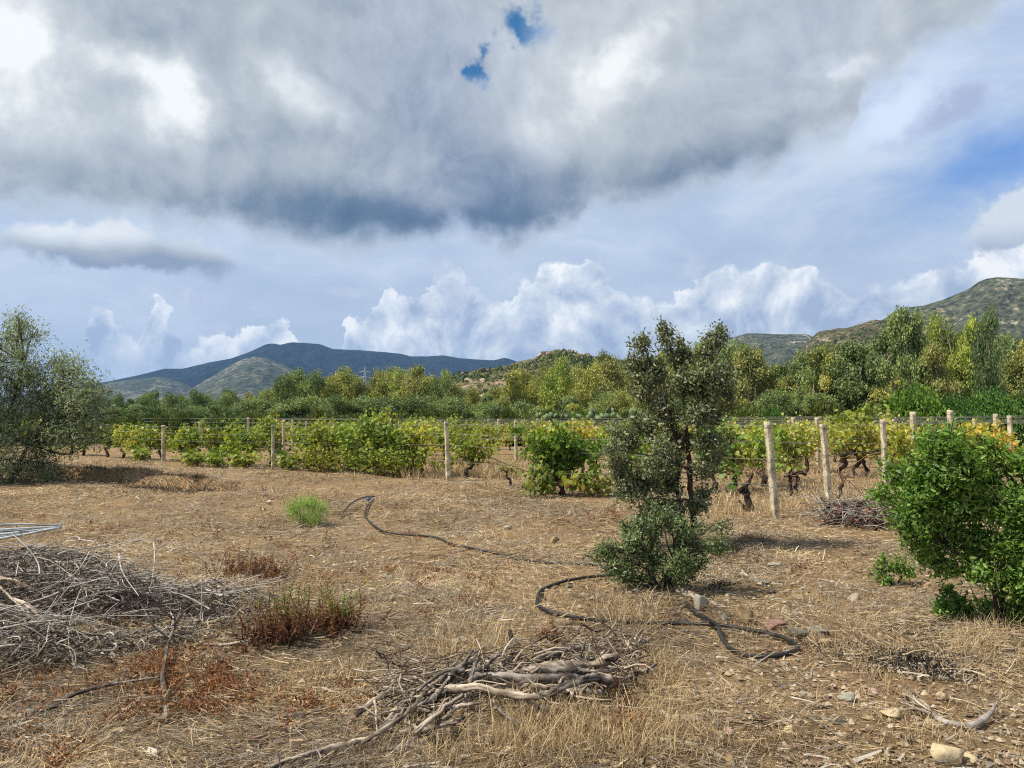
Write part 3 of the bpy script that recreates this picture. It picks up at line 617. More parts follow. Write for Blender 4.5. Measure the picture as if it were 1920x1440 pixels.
def bg_tree(px, py, d, colr, kind=None, label=None, wide=1.0, name='gum_tree'):
    z0 = float(H((px - 960) / F * d, d)) - 0.15
    h = top_z(py + (13 if px > 1380 and label is None else 6), d) - z0; s = h / 8.45
    kind = kind or ('thin' if d < 90 and 1380 < px < 1960 and trng.random() < 0.35 and name == 'gum_tree' and label is None else None)
    mesh = (GUMT if kind == 'thin' else GUM)[trng.randrange(3 if kind == 'thin' else 8)]
    loc = ((px - 960) / F * d, d, z0)
    t = thing(name, label or TXT[colr], 'tree', loc, trng.random() * 6.28, 'gum trees in the belt behind the vineyard')
    sx = s ** 0.75 * wide * 1.22 * (0.85 + 0.35 * trng.random()); t.scale = (sx, sx, s)
    w = link('trunk', mesh[0], t); c = link('crown', mesh[1], t)
    k = 1.75 * (0.88 + 0.24 * trng.random()); c.color = tuple(v * k for v in COLS[colr]) + (1,)
    return t
# skyline trees: picture column and top row, distance, colour
T1 = [(205, 742, 78, 'dark'), (222, 735, 74, 'dark'), (250, 742, 76, 'dark'), (268, 732, 70, 'dark'), (284, 727, 72, 'dark'), (305, 738, 76, 'green'), (325, 733, 70, 'dark'), (345, 737, 74, 'green'), (371, 727, 72, 'dark'),
      (392, 734, 74, 'green'), (410, 730, 76, 'olive'), (432, 734, 70, 'green'), (449, 726, 72, 'dark'), (470, 732, 76, 'olive'), (490, 727, 72, 'yellow'), (510, 728, 78, 'olive'),
      (531, 697, 70, 'green'), (550, 690, 72, 'green'), (571, 692, 70, 'green'), (590, 708, 76, 'yellow'), (612, 702, 74, 'gold'), (630, 698, 76, 'yellow'), (648, 688, 72, 'yellow'), (668, 704, 80, 'olive'), (690, 700, 76, 'yellow'),
      (708, 696, 82, 'olive'), (722, 692, 80, 'yellow'), (737, 688, 76, 'yellow'), (756, 692, 74, 'lime'), (772, 679, 68, 'olive'), (796, 693, 72, 'yellow'), (824, 691, 70, 'green'), (842, 712, 80, 'olive'),
      (862, 722, 84, 'olive'), (884, 724, 80, 'yellow'), (905, 730, 78, 'green'), (928, 722, 82, 'yellow'), (950, 716, 80, 'yellow'), (972, 690, 72, 'yellow'), (990, 688, 74, 'yellow'), (1010, 702, 78, 'olive'), (1028, 684, 70, 'yellow'),
      (1055, 670, 66, 'lime'), (1075, 692, 76, 'olive'), (1098, 682, 72, 'yellow'), (1118, 676, 70, 'yellow'), (1141, 654, 66, 'olive'), (1160, 668, 72, 'yellow'), (1184, 670, 68, 'yellow'), (1210, 660, 70, 'olive'), (1240, 650, 68, 'yellow'),
      (1275, 645, 66, 'olive'), (1310, 634, 64, 'lime'), (1345, 650, 66, 'olive'), (1378, 636, 62, 'green'), (1400, 640, 60, 'olive'), (1432, 650, 64, 'olive'), (1455, 672, 66, 'green'), (1480, 684, 68, 'green'), (1500, 652, 62, 'olive'),
      (1518, 634, 58, 'yellow'), (1545, 650, 60, 'green'), (1570, 640, 62, 'olive'), (1592, 645, 58, 'green'), (1622, 622, 56, 'green'), (1645, 638, 58, 'green'), (1745, 655, 60, 'yellow'), (1775, 640, 62, 'olive'), (1700, 660, 64, 'olive'),
      (1884, 612, 56, 'green'), (1918, 628, 54, 'yellow'), (1955, 618, 56, 'olive'), (1990, 600, 56, 'green'), (2040, 620, 58, 'yellow'), (2090, 610, 58, 'green')]
for a in T1: bg_tree(*a)
bg_tree(1706, 574, 50, 'green', 'thin', 'tall thin gum tree with a forked white trunk and open crown, beside the rocky ridge', 0.8)
bg_tree(1676, 610, 52, 'green', 'thin', 'slim gum tree with a bare pale stem just left of the forked white trunk')
bg_tree(1800, 586, 52, 'lime', None, 'tall bright yellow green gum tree left of the dark narrow one', 0.72)
bg_tree(1815, 592, 52, 'lime', None, 'right twin of the bright yellow green gum trees under the green mountain', 0.6)
bg_tree(1855, 579, 51, 'dark', None, 'tall narrow dark green gum tree under the green mountain', 0.55)
bg_tree(1762, 640, 48, 'olive', 'thin', 'thin pale stemmed gum tree left of the bright yellow green one')
# second belt behind, fills the gaps
for i in range(46):
    px = -60 + i * 47 + trng.uniform(-12, 12); b = np.interp(px, [0, 480, 540, 840, 900, 1000, 1200, 1500, 1750, 2100], [745, 738, 708, 712, 735, 705, 684, 680, 655, 640])
    bg_tree(px, b + trng.uniform(0, 14), trng.uniform(92, 112), trng.choice(['dark', 'green', 'dark'] if px < 500 else ['olive', 'yellow', 'olive', 'green']), wide=1.2)
# low trees and bushes in front of the belt
for i in range(22):
    px = 470 + i * 18 + trng.uniform(-6, 6)
    bg_tree(px, 742 + trng.uniform(-5, 12), trng.uniform(58, 66), 'blue', wide=1.7, name='low_tree')
for i in range(17):
    px = 195 + i * 19 + trng.uniform(-6, 6)
    bg_tree(px, 752 + trng.uniform(-6, 10), trng.uniform(60, 68), 'dark', wide=1.6, name='low_tree')
for i in range(30):
    px = 860 + i * 38 + trng.uniform(-12, 12)
    bg_tree(px, np.interp(px, [860, 1100, 1500, 2000], [752, 738, 716, 700]) + trng.uniform(-10, 14), trng.uniform(52, 62), trng.choice(['olive', 'green', 'yellow', 'green']), wide=1.35)

def shrub_meshes(seed, mt, n=5000, rad=(1, 1, 0.6), leaf=0.10, up=0.4, shape='clump', nclump=14, asp=0.5):
    r = np.random.default_rng(seed); wood = Bag(); lf = Bag(); rad = np.array(rad)
    cc = np.concatenate([rdir(nclump, r)]); cc[:, 2] = np.abs(cc[:, 2]) * 1.1 - 0.05; cc = cc * rad * (0.45 + 0.35 * r.random((nclump, 1))); cc[:, 2] += rad[2] * 0.30
    tubes(wood, curvy(np.zeros((nclump, 3)) + r.normal(0, 0.05, (nclump, 3)) * np.array([1, 1, 0]), cc, 5, 0.1, r), np.linspace(0.035, 0.01, 5)[None] * rad[0], 5)
    for c in cc:
        m = n // nclump; R1 = rad * (0.36 + 0.16 * r.random()); P = inell(m, c, R1, r, 0.45); P[:, 2] = np.maximum(P[:, 2], 0.03)
        D = unit(P - c) + rdir(m, r) * 0.6 + np.array([0, 0, up]); b = r.random()
        leaves(lf, P, D, rdir(m, r) + unit(P - c) + np.array([0, 0, 0.5]), leaf * (0.6 + 0.8 * r.random(m)), leaf * asp, shape, np.clip(0.6 * r.random(m) + 0.4 * b, 0, 1), r=r)
    return wood.mesh('stems', M['bark'], True), lf.mesh('foliage', mt)
SHR = [shrub_meshes(200 + i, M['scrub'], 4200, (1, 1, [0.75, 0.6, 0.9, 0.7][i]), 0.13) for i in range(4)]
def topz(me):
    a = np.zeros(len(me.vertices) * 3, np.float32); me.vertices.foreach_get('co', a); return float(a[2::3].max())
def shrub(px, py, halfw, d, color, label, group=None, cat='shrub', name='shrub', mesh=None, base=None):
    z0 = float(H((px - 960) / F * d, d)) - 0.1; h = top_z(py, d) - z0; w = halfw / F * d
    t = thing(name, label, cat, ((px - 960) / F * d, d, z0), trng.random() * 6.28, group)
    mm = mesh or SHR[trng.randrange(4)]
    hz = topz(mm[1]); t.scale = (w / 1.0, w / 1.0, h / hz)
    link('stems', mm[0], t); f = link('foliage', mm[1], t); f.color = tuple(color) + (1,)
    return t
big = shrub_meshes(230, M['scrub'], 20000, (1, 1, 0.62), 0.05, up=0.0, nclump=60, asp=0.9)
shrub(1722, 711, 72, 44, (1.15, 1.55, 0.5), 'large rounded bright green shrub behind the wires on the right', mesh=big)
shrub(1860, 722, 62, 45, (1.0, 1.5, 0.8), 'dark green hedge like shrub right of the rounded bright green one', mesh=big)
shrub(1960, 716, 70, 46, (0.70, 0.95, 0.5), 'broad green shrub cut by the right edge behind the vineyard', mesh=big)
shrub(1790, 732, 40, 43, (0.60, 1.05, 0.5), 'dense green shrub between the rounded bright shrub and the hedge like one', mesh=big)
shrub(958, 758, 26, 46, (1.0, 0.95, 0.55), 'round olive green bush left of the prickly pears')
shrub(1452, 757, 32, 40, (0.75, 1.15, 0.5), 'low round green bush right of the holm oak behind the wires')
shrub(1545, 742, 48, 44, (1.1, 0.95, 0.6), 'olive brown bush in front of the gum trees, right of the holm oak')
shrub(1400, 750, 34, 44, (1.0, 1.0, 0.6), 'olive green bush directly right of the holm oak crown')
shrub(740, 762, 34, 42, (1.15, 1.0, 0.75), 'pale brownish round bush behind the left half of the vine rows')
shrub(430, 768, 46, 40, (1.05, 1.15, 0.85), 'grey green rounded bush behind the leftmost vine rows')
shrub(1110, 762, 54, 42, (1.0, 1.35, 0.45), 'bright green low bush beside the prickly pears')
shrub(860, 762, 30, 44, (1.2, 1.0, 0.6), 'small olive bush behind the middle of the vine rows')
for i in range(64):
    px = -40 + i * 32 + trng.uniform(-14, 14)
    shrub(px, 768 + trng.uniform(-8, 8), trng.uniform(16, 34), trng.uniform(42, 56), trng.choice([(0.8, 1.0, 0.6), (1.1, 1.05, 0.7), (0.55, 0.75, 0.5), (1.3, 1.1, 0.7)]),
          'low scrubby bush in the strip between the vine rows and the trees', 'low bushes behind the vineyard')
# prickly pears
def cactus_mesh(seed):
    r = np.random.default_rng(seed); b = Bag(); pads = [(np.array([0, 0, 0.0]), np.array([0, 0, 1.0]))]; 
    for lvl in range(6):
        nxt = []
        for (p, d) in pads:
            for _ in range(1 if lvl == 0 else r.integers(1, 4)):
                dd = unit(d + rdir(1, r)[0] * 0.75 + np.array([0, 0, 0.25])); L = 0.27 * (0.8 + 0.4 * r.random()); n = unit(np.cross(dd, rdir(1, r)[0])); s_ = np.cross(n, dd)
                an = np.arange(10) / 10 * 6.2832; ring = p + dd * L * 0.5 + np.outer(np.cos(an), dd) * L * 0.5 + np.outer(np.sin(an), s_) * L * 0.34
                V = np.concatenate([ring, [p + dd * L * 0.5 + n * 0.035], [p + dd * L * 0.5 - n * 0.035]])
                Fc = [(i, (i + 1) % 10, 10) for i in range(10)] + [((i + 1) % 10, i, 11) for i in range(10)]
                b.add(V, Fc, 0.3 + 0.7 * r.random()); nxt.append((p + dd * L * 0.95, dd))
        pads = nxt[:14]
    return b.mesh('prickly_pear', M['cactus'], True)
for k, (px, py, d, lb) in enumerate([(1123, 762, 40, 'pale green prickly pear with paddle pads, left one of the pair'), (1162, 764, 38, 'larger pale green prickly pear with paddle pads, right one of the pair'), (1020, 772, 39, 'small grey green prickly pear behind the thin concrete posts')]):
    me = cactus_mesh(300 + k); o = link('prickly_pear', me, loc=(at(px, d))); hz = topz(me)
    s_ = (top_z(py, d) - o.location.z) / hz; o.scale = (s_, s_, s_); tag(o, lb, 'cactus')
# lattice pylons
def pylon(px, py, d, label):
    p = at(px, d, float(top_z(785, d)) - CAM_Z); h = top_z(py, d) - p[2]
    t = thing('transmission_tower', label, 'pylon', tuple(p)); b = Bag(); w = h * 0.11; a1 = Bag()
    for sx in (-1, 1):
        for sy in (-1, 1): tubes(b, np.array([[sx * w, sy * w, 0], [sx * w * 0.3, sy * w * 0.3, h * 0.62], [0, 0, h]]), h * 0.006, 4)
    for k in range(8):
        z0, z1 = h * 0.1 * k, h * 0.1 * (k + 1); f0, f1 = w * max(0.1, 1 - z0 / h), w * max(0.1, 1 - z1 / h)
        for sy in (-1, 1):
            tubes(b, np.array([[[-f0, sy * f0, z0], [f1, sy * f1, z1]], [[f0, sy * f0, z0], [-f1, sy * f1, z1]]]), h * 0.0035, 4)
    for z, l in ((0.70, 0.18), (0.80, 0.14), (0.90, 0.10)):
        tubes(a1, np.array([[[-h * l, 0, h * z], [0, 0, h * (z + 0.03)], [h * l, 0, h * z]]]), h * 0.005, 4)
    link('mast', b.mesh('mast', M['steel']), t); link('cross_arm', a1.mesh('cross_arm', M['steel']), t)
pylon(684, 688, 300, 'small lattice electricity pylon rising over the trees before the far mountain')
pylon(1761, 628, 190, 'lattice electricity pylon half hidden by the gum trees on the right')
# ------------------------------------------------------------------ air
def haze(density=0.00008):
    b = 9300.0; z0, z1 = -4.0, 520.0
    V = [(-b, -b, z0), (b, -b, z0), (b, b, z0), (-b, b, z0), (-b, -b, z1), (b, -b, z1), (b, b, z1), (-b, b, z1)]
    me = new_mesh('haze', V, np.array([(3, 2, 1, 0), (4, 5, 6, 7), (0, 1, 5, 4), (1, 2, 6, 5), (2, 3, 7, 6), (3, 0, 4, 7)]))
    m = bpy.data.materials.new('haze'); m.use_nodes = True; nt = m.node_tree; nt.nodes.clear()
    v = nt.nodes.new('ShaderNodeVolumePrincipled'); v.inputs['Color'].default_value = (0.26, 0.52, 1.0, 1); v.inputs['Density'].default_value = density; v.inputs['Anisotropy'].default_value = 0.2
    out = nt.nodes.new('ShaderNodeOutputMaterial'); nt.links.new(v.outputs[0], out.inputs[1]); me.materials.append(m)
    tag(link('haze', me), kind='stuff')
haze()

# ------------------------------------------------------------------ vineyard: posts, wires, vines
def post_mesh(seed, w=0.098, h=1.0, taper=0.86):
    r = np.random.default_rng(seed); n = 16; b = Bag()
    zs = np.linspace(0, 1, n); V = []
    pr = [(-1, -.93), (-.93, -1), (.93, -1), (1, -.93), (1, .93), (.93, 1), (-.93, 1), (-1, .93)]
    for i, z in enumerate(zs):
        k = w * 0.5 * (1 - (1 - taper) * z); 
        for (x, y) in pr: V.append((x * k * (1 + 0.05 * r.normal()), y * k * (1 + 0.05 * r.normal()), z * h))
    for _ in range(5):                                   # chipped arrises
        i = r.integers(2, n - 1); c = r.integers(0, 4) * 2 + 1
        for q in (c % 8, (c + 1) % 8): x, y, z = V[i * 8 + q]; V[i * 8 + q] = (x * 0.72, y * 0.72, z)
    idx = np.arange(n * 8).reshape(n, 8); nx = np.roll(idx, -1, 1)
    b.add(V, np.stack([idx[:-1], nx[:-1], nx[1:], idx[1:]], -1).reshape(-1, 4)); b.Fs.setdefault(8, []).append(idx[-1][None].astype(np.int32))
    return b.mesh('post', M['concrete'])
POSTM = [post_mesh(400 + i) for i in range(5)]
def rod_mesh():
    b = Bag(); tubes(b, np.array([[0, 0, 0], [0, 0, 0.5], [0.004, 0, 1.0]]), 0.006, 6, caps=True); return b.mesh('tie_rod', M['wire'])
POSTS = {}
def post(px, d, topy, label=None, lean=0.0, fwd=0.0, w=1.0, rz=0.5, key=None, group='concrete posts of the vine rows'):
    p = at(px, d); z1 = top_z(topy, d); h = z1 - p[2] + 0.05
    t = thing('vineyard_post', label or 'thin pale concrete post far back among the vine rows', 'post', (p[0], p[1], p[2] - 0.05), 0, group)
    t.rotation_euler = (fwd, lean, rz)
    k = trng.randrange(5); o = link('shaft', POSTM[k], t); o.scale = (w, w, h)
    c = Bag()
    for zz in (0.36, 0.62, 0.97):      # wire ties wound round the shaft
        an = np.linspace(0, 6.2832, 9); tubes(c, np.stack([np.cos(an) * 0.075 * w, np.sin(an) * 0.075 * w, h * zz + 0 * an], -1), 0.004, 4)
    link('wire_tie', c.mesh('wire_tie', M['wire']), t)
    if key: POSTS[key] = (np.array([p[0], p[1], p[2]]), h, lean)
    return t
post(1452, 12.75, 790, 'nearest chipped concrete post, leaning left, right of the holm oak', -0.092, w=1.04, rz=0.35, key='a')
bpy.context.view_layer.update()
post(1551, 15.0, 795, 'leaning concrete post with smooth top, second right of the holm oak', -0.07, w=1.02, rz=0.35, key='b')
post(1659, 16.6, 786, 'upright chipped concrete post just left of the tall green mastic shrub', -0.045, w=1.0, rz=0.3, key='c')
post(841, 20.4, 790, 'lone pale concrete post at the open gap in the front vine row', -0.035, w=1.1, rz=0.4, key='d')
post(514, 25.0, 796, 'concrete post between leafy vines, second post from the olive tree', -0.01, w=1.05, rz=0.5, key='e')
post(309, 28.6, 797, 'thick concrete post nearest to the olive tree in the front vine row', -0.02, w=1.4, rz=0.5, key='f')
post(968, 28.0, 789, 'full height concrete post left of the big leafy vine', -0.02, w=1.0, rz=0.4)
post(533, 27.5, 787, 'thin concrete post standing just behind and right of the second front row post', 0, w=1.0)
post(1714, 19.0, 772, 'short looking post top above the mastic shrub, left of the tallest one', -0.03, w=1.2, rz=0.3)
post(1783, 18.2, 769, 'tallest post top above the mastic shrub', -0.02, w=1.2, rz=0.3)
post(1826, 22, 785, 'post top wrapped by a climbing yellow vine', 0.02, w=1.1)
post(1867, 22, 776, 'left one of the last two post tops at the right edge', -0.02, w=1.15)
post(1894, 21.5, 779, 'rightmost post top above the mastic shrub', -0.03, w=1.15)
post(1489, 25.5, 782, 'small post top behind the nearest leaning post', -0.03, w=1.1)
post(1532, 25, 783, 'post half hidden by vine leaves behind the second leaning post', -0.02, w=1.1)
post(1076, 30, 784, 'post rising out of the big leafy vine', -0.02, w=1.1)
post(638, 29, 795, 'post top above the middle of the leafy front row', 0, w=1.0)
for px, d, ty in [(256, 33, 797), (277, 36, 797), (347, 39, 794), (375, 38, 791), (402, 42, 795), (427, 44, 794), (467, 33, 783), (549, 38, 788), (575, 42, 790), (602, 45, 791), (714, 38, 785), (750, 34, 789), (788, 42, 785), (857, 46, 783), (916, 50, 785),
                  (934, 38, 786), (977, 52, 785), (1008, 38, 785), (1137, 38, 790), (1178, 36, 788), (1195, 44, 788), (1420, 36, 788), (1610, 34, 786), (1675, 30, 786), (620, 50, 790), (830, 52, 788), (690, 48, 790)]:
    post(px, d, ty, None, trng.uniform(-0.03, 0.02), w=0.95 + 0.2 * trng.random(), rz=trng.uniform(0.2, 0.6))

def wire(a, b, sag=0.04, r=0.0045, label=None, group='trellis wires of the vine rows', n=14, m='wire', name='trellis_wire', cat='wire'):
    t = np.linspace(0, 1, n)[:, None]; P = np.asarray(a) * (1 - t) + np.asarray(b) * t; P[:, 2] -= sag * np.sin(t[:, 0] * math.pi)
    bg = Bag(); tubes(bg, P, r, 5); me = bg.mesh(name, M[m], True, origin=P[0]); o = link(name, me, loc=tuple(P[0]))
    return tag(o, label or 'thin steel trellis wire strung between the concrete posts of the vine rows', cat, group)
def pp(k, f):
    p, h, lean = POSTS[k]; z = h * f; return np.array([p[0] + math.sin(lean) * z, p[1] - 0.02, p[2] + z - 0.05])
far_left = np.array([-23, 36, 0.0]); fr = np.array([15.5, 19.5, 0.0])
for f, fw in ((0.36, 'lowest'), (0.62, 'second lowest'), (0.80, 'second highest'), (0.96, 'topmost')):
    for (k1, k2, kw) in (('a', 'd', 'between the nearest leaning post and the lone post'), ('d', 'e', 'between the lone post and the post left of it'), ('e', 'f', 'between the two front posts nearest the olive tree')): wire(pp(k1, f), pp(k2, f), 0.05, 0.0035 + 0.001 * (k1 != 'a'), fw + ' trellis wire ' + kw, 'front row trellis wires')
    wire(pp('f', f), far_left + [0, 0, 1.65 * f], 0.05, 0.0045)
    wire(pp('a', f), pp('b', f), 0.03, 0.0035, fw + ' trellis wire between the two leaning concrete posts', 'wires between the leaning posts')
    wire(pp('b', f), pp('c', f), 0.03, 0.0035, fw + ' trellis wire between the second leaning post and the upright post', 'wires right of the leaning posts')
for k in range(1, 8):
    for f in (0.62, 0.90, 1.02):
        y0 = 15 + 2.6 * k + trng.uniform(-0.3, 0.3); x0, x1 = 6 + 2.6 * k, -6 - 3.4 * k
        wire(np.array([x0, y0, 1.62 * f + trng.uniform(-.12, .08)]), np.array([x1, y0 + 12 + 1.2 * k, 1.64 * f]), 0.06, 0.0022 + 0.0002 * k)
        if f != 0.62: wire(np.array([1.5 + k, y0 + 6, 1.66 * f + trng.uniform(-.06, .06)]), np.array([13.5 + 2.4 * k, y0 + 3.5, 1.72 * f]), 0.05, 0.0025)
# drip pipes hanging along the rows
wire(at(1560, 17.5) + [0, 0, 0.95], at(1655, 17.0) + [0, 0, 1.0], 0.08, 0.012, 'dark drip pipe hanging between the posts right of the leaning post', None, m='hose', name='drip_pipe', cat='pipe')
wire(at(900, 21.5) + [0, 0, 0.72], at(1060, 17.4) + [0, 0, 0.28], 0.10, 0.012, 'dark drip pipe sagging left of the big leafy vine', None, m='hose', name='drip_pipe', cat='pipe')
wire(at(1080, 17.2) + [0, 0, 0.38], at(1190, 16.2) + [0, 0, 0.22], 0.05, 0.012, 'dark drip pipe right of the big leafy vine trunk', None, m='hose', name='drip_pipe', cat='pipe')
wire(at(515, 25) + [0, 0, 0.55], at(640, 24) + [0, 0, 0.50], 0.04, 0.014, 'dark drip pipe right of the second post from the olive tree', None, m='hose', name='drip_pipe', cat='pipe')

def gnarl(b, pts, r0, r1, r, n=12, S=9):
    P = smooth_path(pts, n, 0.012, r); Rd = np.linspace(r0, r1, n) * (1 + 0.22 * r.normal(size=n)); Rd[0] *= 1.3
    tubes(b, P, np.abs(Rd), S, 0.3 + 0.5 * r.random(), caps=True); return P
def vine_meshes(seed, n=650, spread=0.75, top=1.6, low=0.35, leaf=0.105, tmin=0.1, tmax=0.9, trunk=True, ncane=16, dens=1.0, cent=0.9):
    """gnarled stock with two arms, arching canes and leaves"""
    r = np.random.default_rng(seed); w = Bag(); lf = Bag(); cn = Bag()
    head = np.array([r.normal(0, 0.08), r.normal(0, 0.05), 0.55 + 0.1 * r.random()])
    if trunk:
        gnarl(w, [(0, 0, -0.05), (r.normal(0, 0.06), 0, 0.2), (head[0] + r.normal(0, 0.06), 0, 0.4), head], 0.055, 0.05, r)
        for s_ in (-1, 1): gnarl(w, [head, head + [s_ * 0.12, 0, 0.08], head + [s_ * 0.28, 0, 0.05 + 0.1 * r.random()]], 0.042, 0.022, r, 7, 7)
    st = np.stack([r.uniform(-0.35, 0.35, ncane), r.normal(0, 0.04, ncane), head[2] + r.normal(0.02, 0.05, ncane)], -1)
    an = r.uniform(0, 6.28, ncane); hh = r.random(ncane)
    en = np.stack([np.clip(r.normal(0, 0.6, ncane), -1.1, 1.1) * spread, np.sin(an) * 0.30, low + (top - low) * hh ** 0.75 + 0.18 * (r.random(ncane) < .15)], -1)
    if not trunk: st[:, 2] = 0.1
    md = (st + en) / 2 + np.stack([r.normal(0, 0.1, ncane), r.normal(0, 0.1, ncane), 0.25 + 0.15 * r.random(ncane)], -1)
    t = np.linspace(0, 1, 9)[None, :, None]; P = (1 - t) ** 2 * st[:, None] + 2 * t * (1 - t) * md[:, None] + t ** 2 * en[:, None]
    tubes(cn, P, np.linspace(0.009, 0.004, 9)[None], 5, r.random(ncane))
    e2 = st + rdir(ncane * 1, r) * np.array([0.7, 0.25, 0.5]); tubes(cn, curvy(st, e2, 7, 0.15, r), np.linspace(0.006, 0.003, 7)[None], 4, r.random(ncane))
    m = n // ncane; k = r.integers(0, ncane, n); tt = r.random(n) ** 0.7 * 8; i0 = np.minimum(tt.astype(int), 7); fr_ = (tt - i0)[:, None]
    C = P[k, i0] * (1 - fr_) + P[k, i0 + 1] * fr_ + r.normal(0, 0.085, (n, 3)); C[:, 2] = np.maximum(C[:, 2], 0.06)
    lt = r.random(ncane); T = np.clip(tmin + (tmax - tmin) * (0.5 * lt[k] + 0.5 * r.random(n)) + 0.07 * r.normal(size=n), 0, 1)
    D = rdir(n, r) + np.array([0, 0, -0.55]); N = rdir(n, r) * 1.0 + np.array([0, -0.15, 0.6]); sz = leaf * (0.5 + 0.65 * r.random(n))
    leaves(lf, C, D, N, sz, sz * 0.95, 'vine', T, 0.18, r)
    return (w.mesh('stock', M['vinebark'], True) if trunk else None), cn.mesh('canes', M['cane'], True), lf.mesh('foliage', M['vineleaf'])
VM = [vine_meshes(500 + i, [600, 540, 660, 480, 640, 520, 400, 300][i], 0.85, [1.55, 1.62, 1.5, 1.6, 1.66, 1.45, 1.6, 1.55][i], [0.3, 0.2, 0.35, 0.4, 0.15, 0.3, 0.45, 0.5][i],
      0.108, [0.0, 0.15, 0.25, 0.35, 0.1, 0.3, 0.45, 0.3][i], [0.65, 0.75, 0.85, 0.95, 0.7, 0.9, 1.0, 1.0][i]) for i in range(8)]
vrng = random.Random(3)
def vine(x, y, k, label, group=None, sc=1.0, rz=None, mesh=None, color=None, name='grapevine'):
    mm = mesh or VM[k]
    t = thing(name, label, 'grapevine', (x, y, float(H(x, y))), (rz if rz is not None else vrng.gauss(2.35, 0.25)) , group)
    t.scale = (sc * vrng.uniform(.95, 1.12), sc * vrng.uniform(.9, 1.2), sc * (vrng.uniform(0.84, 1.05) if mesh is None else 1.0))
    if mm[0]: link('stock', mm[0], t)
    link('canes', mm[1], t); f = link('foliage', mm[2], t)
    g_ = vrng.uniform(0.85, 1.15); f.color = color or (g_ * vrng.uniform(0.98, 1.25), g_ * 1.03, g_, 1)
    return t
u = np.array([-0.62, 0.78]); u /= np.linalg.norm(u)
G0 = 'grapevines of the front row'; G1 = 'grapevines in the rows behind the front one'
# front row, from the lone post leftwards
front = [np.array([-1.75, 20.4]), np.array([-7.9, 25.0]), np.array([-13.2, 28.8]), np.array([-24, 37.0])]
for a, b in zip(front[:-1], front[1:]):
    L = np.linalg.norm(b - a); n = int(L / 1.05)
    for i in range(n):
        p = a + (b - a) * ((i + 0.55 + vrng.uniform(-0.15, 0.15)) / n); px = p[0] / p[1] * F + 960
        if 795 < px < 835 or abs(px - 533) < 16 or vrng.random() < 0.10: continue
        vine(p[0] + 0.22, p[1] + 0.30, vrng.choice([0, 1, 2, 4, 5, 1]), 'leafy yellow green grapevine in the front row on the left', G0, 1.0 + vrng.uniform(-0.06, 0.05), rz=math.atan2((b - a)[1], (b - a)[0]) + vrng.gauss(0, 0.2))
for (px, d, k, lb) in [(690, 22.2, 4, 'grapevine reaching down to the ground left of the lone post'), (735, 21.8, 4, 'broad grapevine right beside the lone post, leaves down to the ground'), (650, 22.8, 4, 'bushy grapevine trailing to the ground in the middle of the front row'),
                       (790, 21.6, 6, 'thin yellowing grapevine directly left of the lone post'), (600, 23.6, 4, 'broad leafy grapevine right of the second post from the olive tree')]:
    p = at(px, d); vine(p[0], p[1], k, lb, G0, 1.02)
lowv = vine_meshes(540, 330, 0.9, 0.5, 0.05, 0.11, 0.1, 0.6, trunk=False, ncane=14)
for px, d, lb in [(372, 26.4, 'low sprawling vine shoots on the ground right of the thick post'), (412, 26.0, 'low bright green vine shoots spreading over the ground'), (462, 25.2, 'yellowish low vine shoots left of the second post'), (270, 29.3, 'low vine shoots at the foot of the vine nearest the olive tree'), (548, 24.2, 'low vine shoots right of the second post')]:
    p = at(px, d); vine(p[0], p[1], 0, lb, None, 1.0, mesh=lowv, name='vine_shoots')
lowv2 = vine_meshes(541, 300, 0.8, 0.8, 0.02, 0.10, 0.1, 0.85, trunk=False, ncane=20)
for i, (px, d) in enumerate([(585, 23.4), (618, 22.9), (662, 22.2), (700, 21.8), (728, 21.5), (770, 21.3)]):
    p = at(px, d); vine(p[0], p[1], 0, 'leafy vine shoots hanging to the ground under the front row left of the lone post', 'hanging vine shoots of the front row', 1.0, rz=2.6, mesh=lowv2, name='vine_shoots')
# big near vine, half dead leaves at its right foot
bigv = vine_meshes(550, 2500, 1.2, 1.5, 0.12, 0.098, 0.0, 0.55, ncane=34); p = at(1056, 16.6)
vine(p[0], p[1], 0, 'big bushy dark green grapevine with thick dark stock, left of the holm oak', None, 1.0, rz=0.15, mesh=bigv, color=(0.85, 1.0, 0.9, 1))
p = at(1120, 16.4); vine(p[0], p[1], 0, 'low vine shoots with yellow and orange leaves right of the big bushy vine', None, 0.95, rz=0.2, mesh=vine_meshes(551, 380, 0.8, 0.55, 0.05, 0.11, 0.3, 1.0, trunk=False, ncane=12), name='vine_shoots')
p = at(1015, 15.9); vine(p[0], p[1], 0, 'green vine shoots hanging to the ground at the left foot of the big bushy vine', None, 0.9, rz=0.2, mesh=vine_meshes(552, 300, 0.4, 0.9, 0.02, 0.10, 0.0, 0.5, trunk=False, ncane=10), name='vine_shoots')
p = at(955, 18.6); vine(p[0], p[1], 0, 'small dark broken vine with few leaves between the lone post and the big bushy vine', None, 0.6, rz=0.4, mesh=vine_meshes(553, 90, 0.5, 0.8, 0.1, 0.10, 0.0, 0.5, ncane=6))
p = at(880, 21.5); vine(p[0], p[1], 5, 'green grapevine leaning over its wires right of the lone post', None, 0.9, rz=0.2)
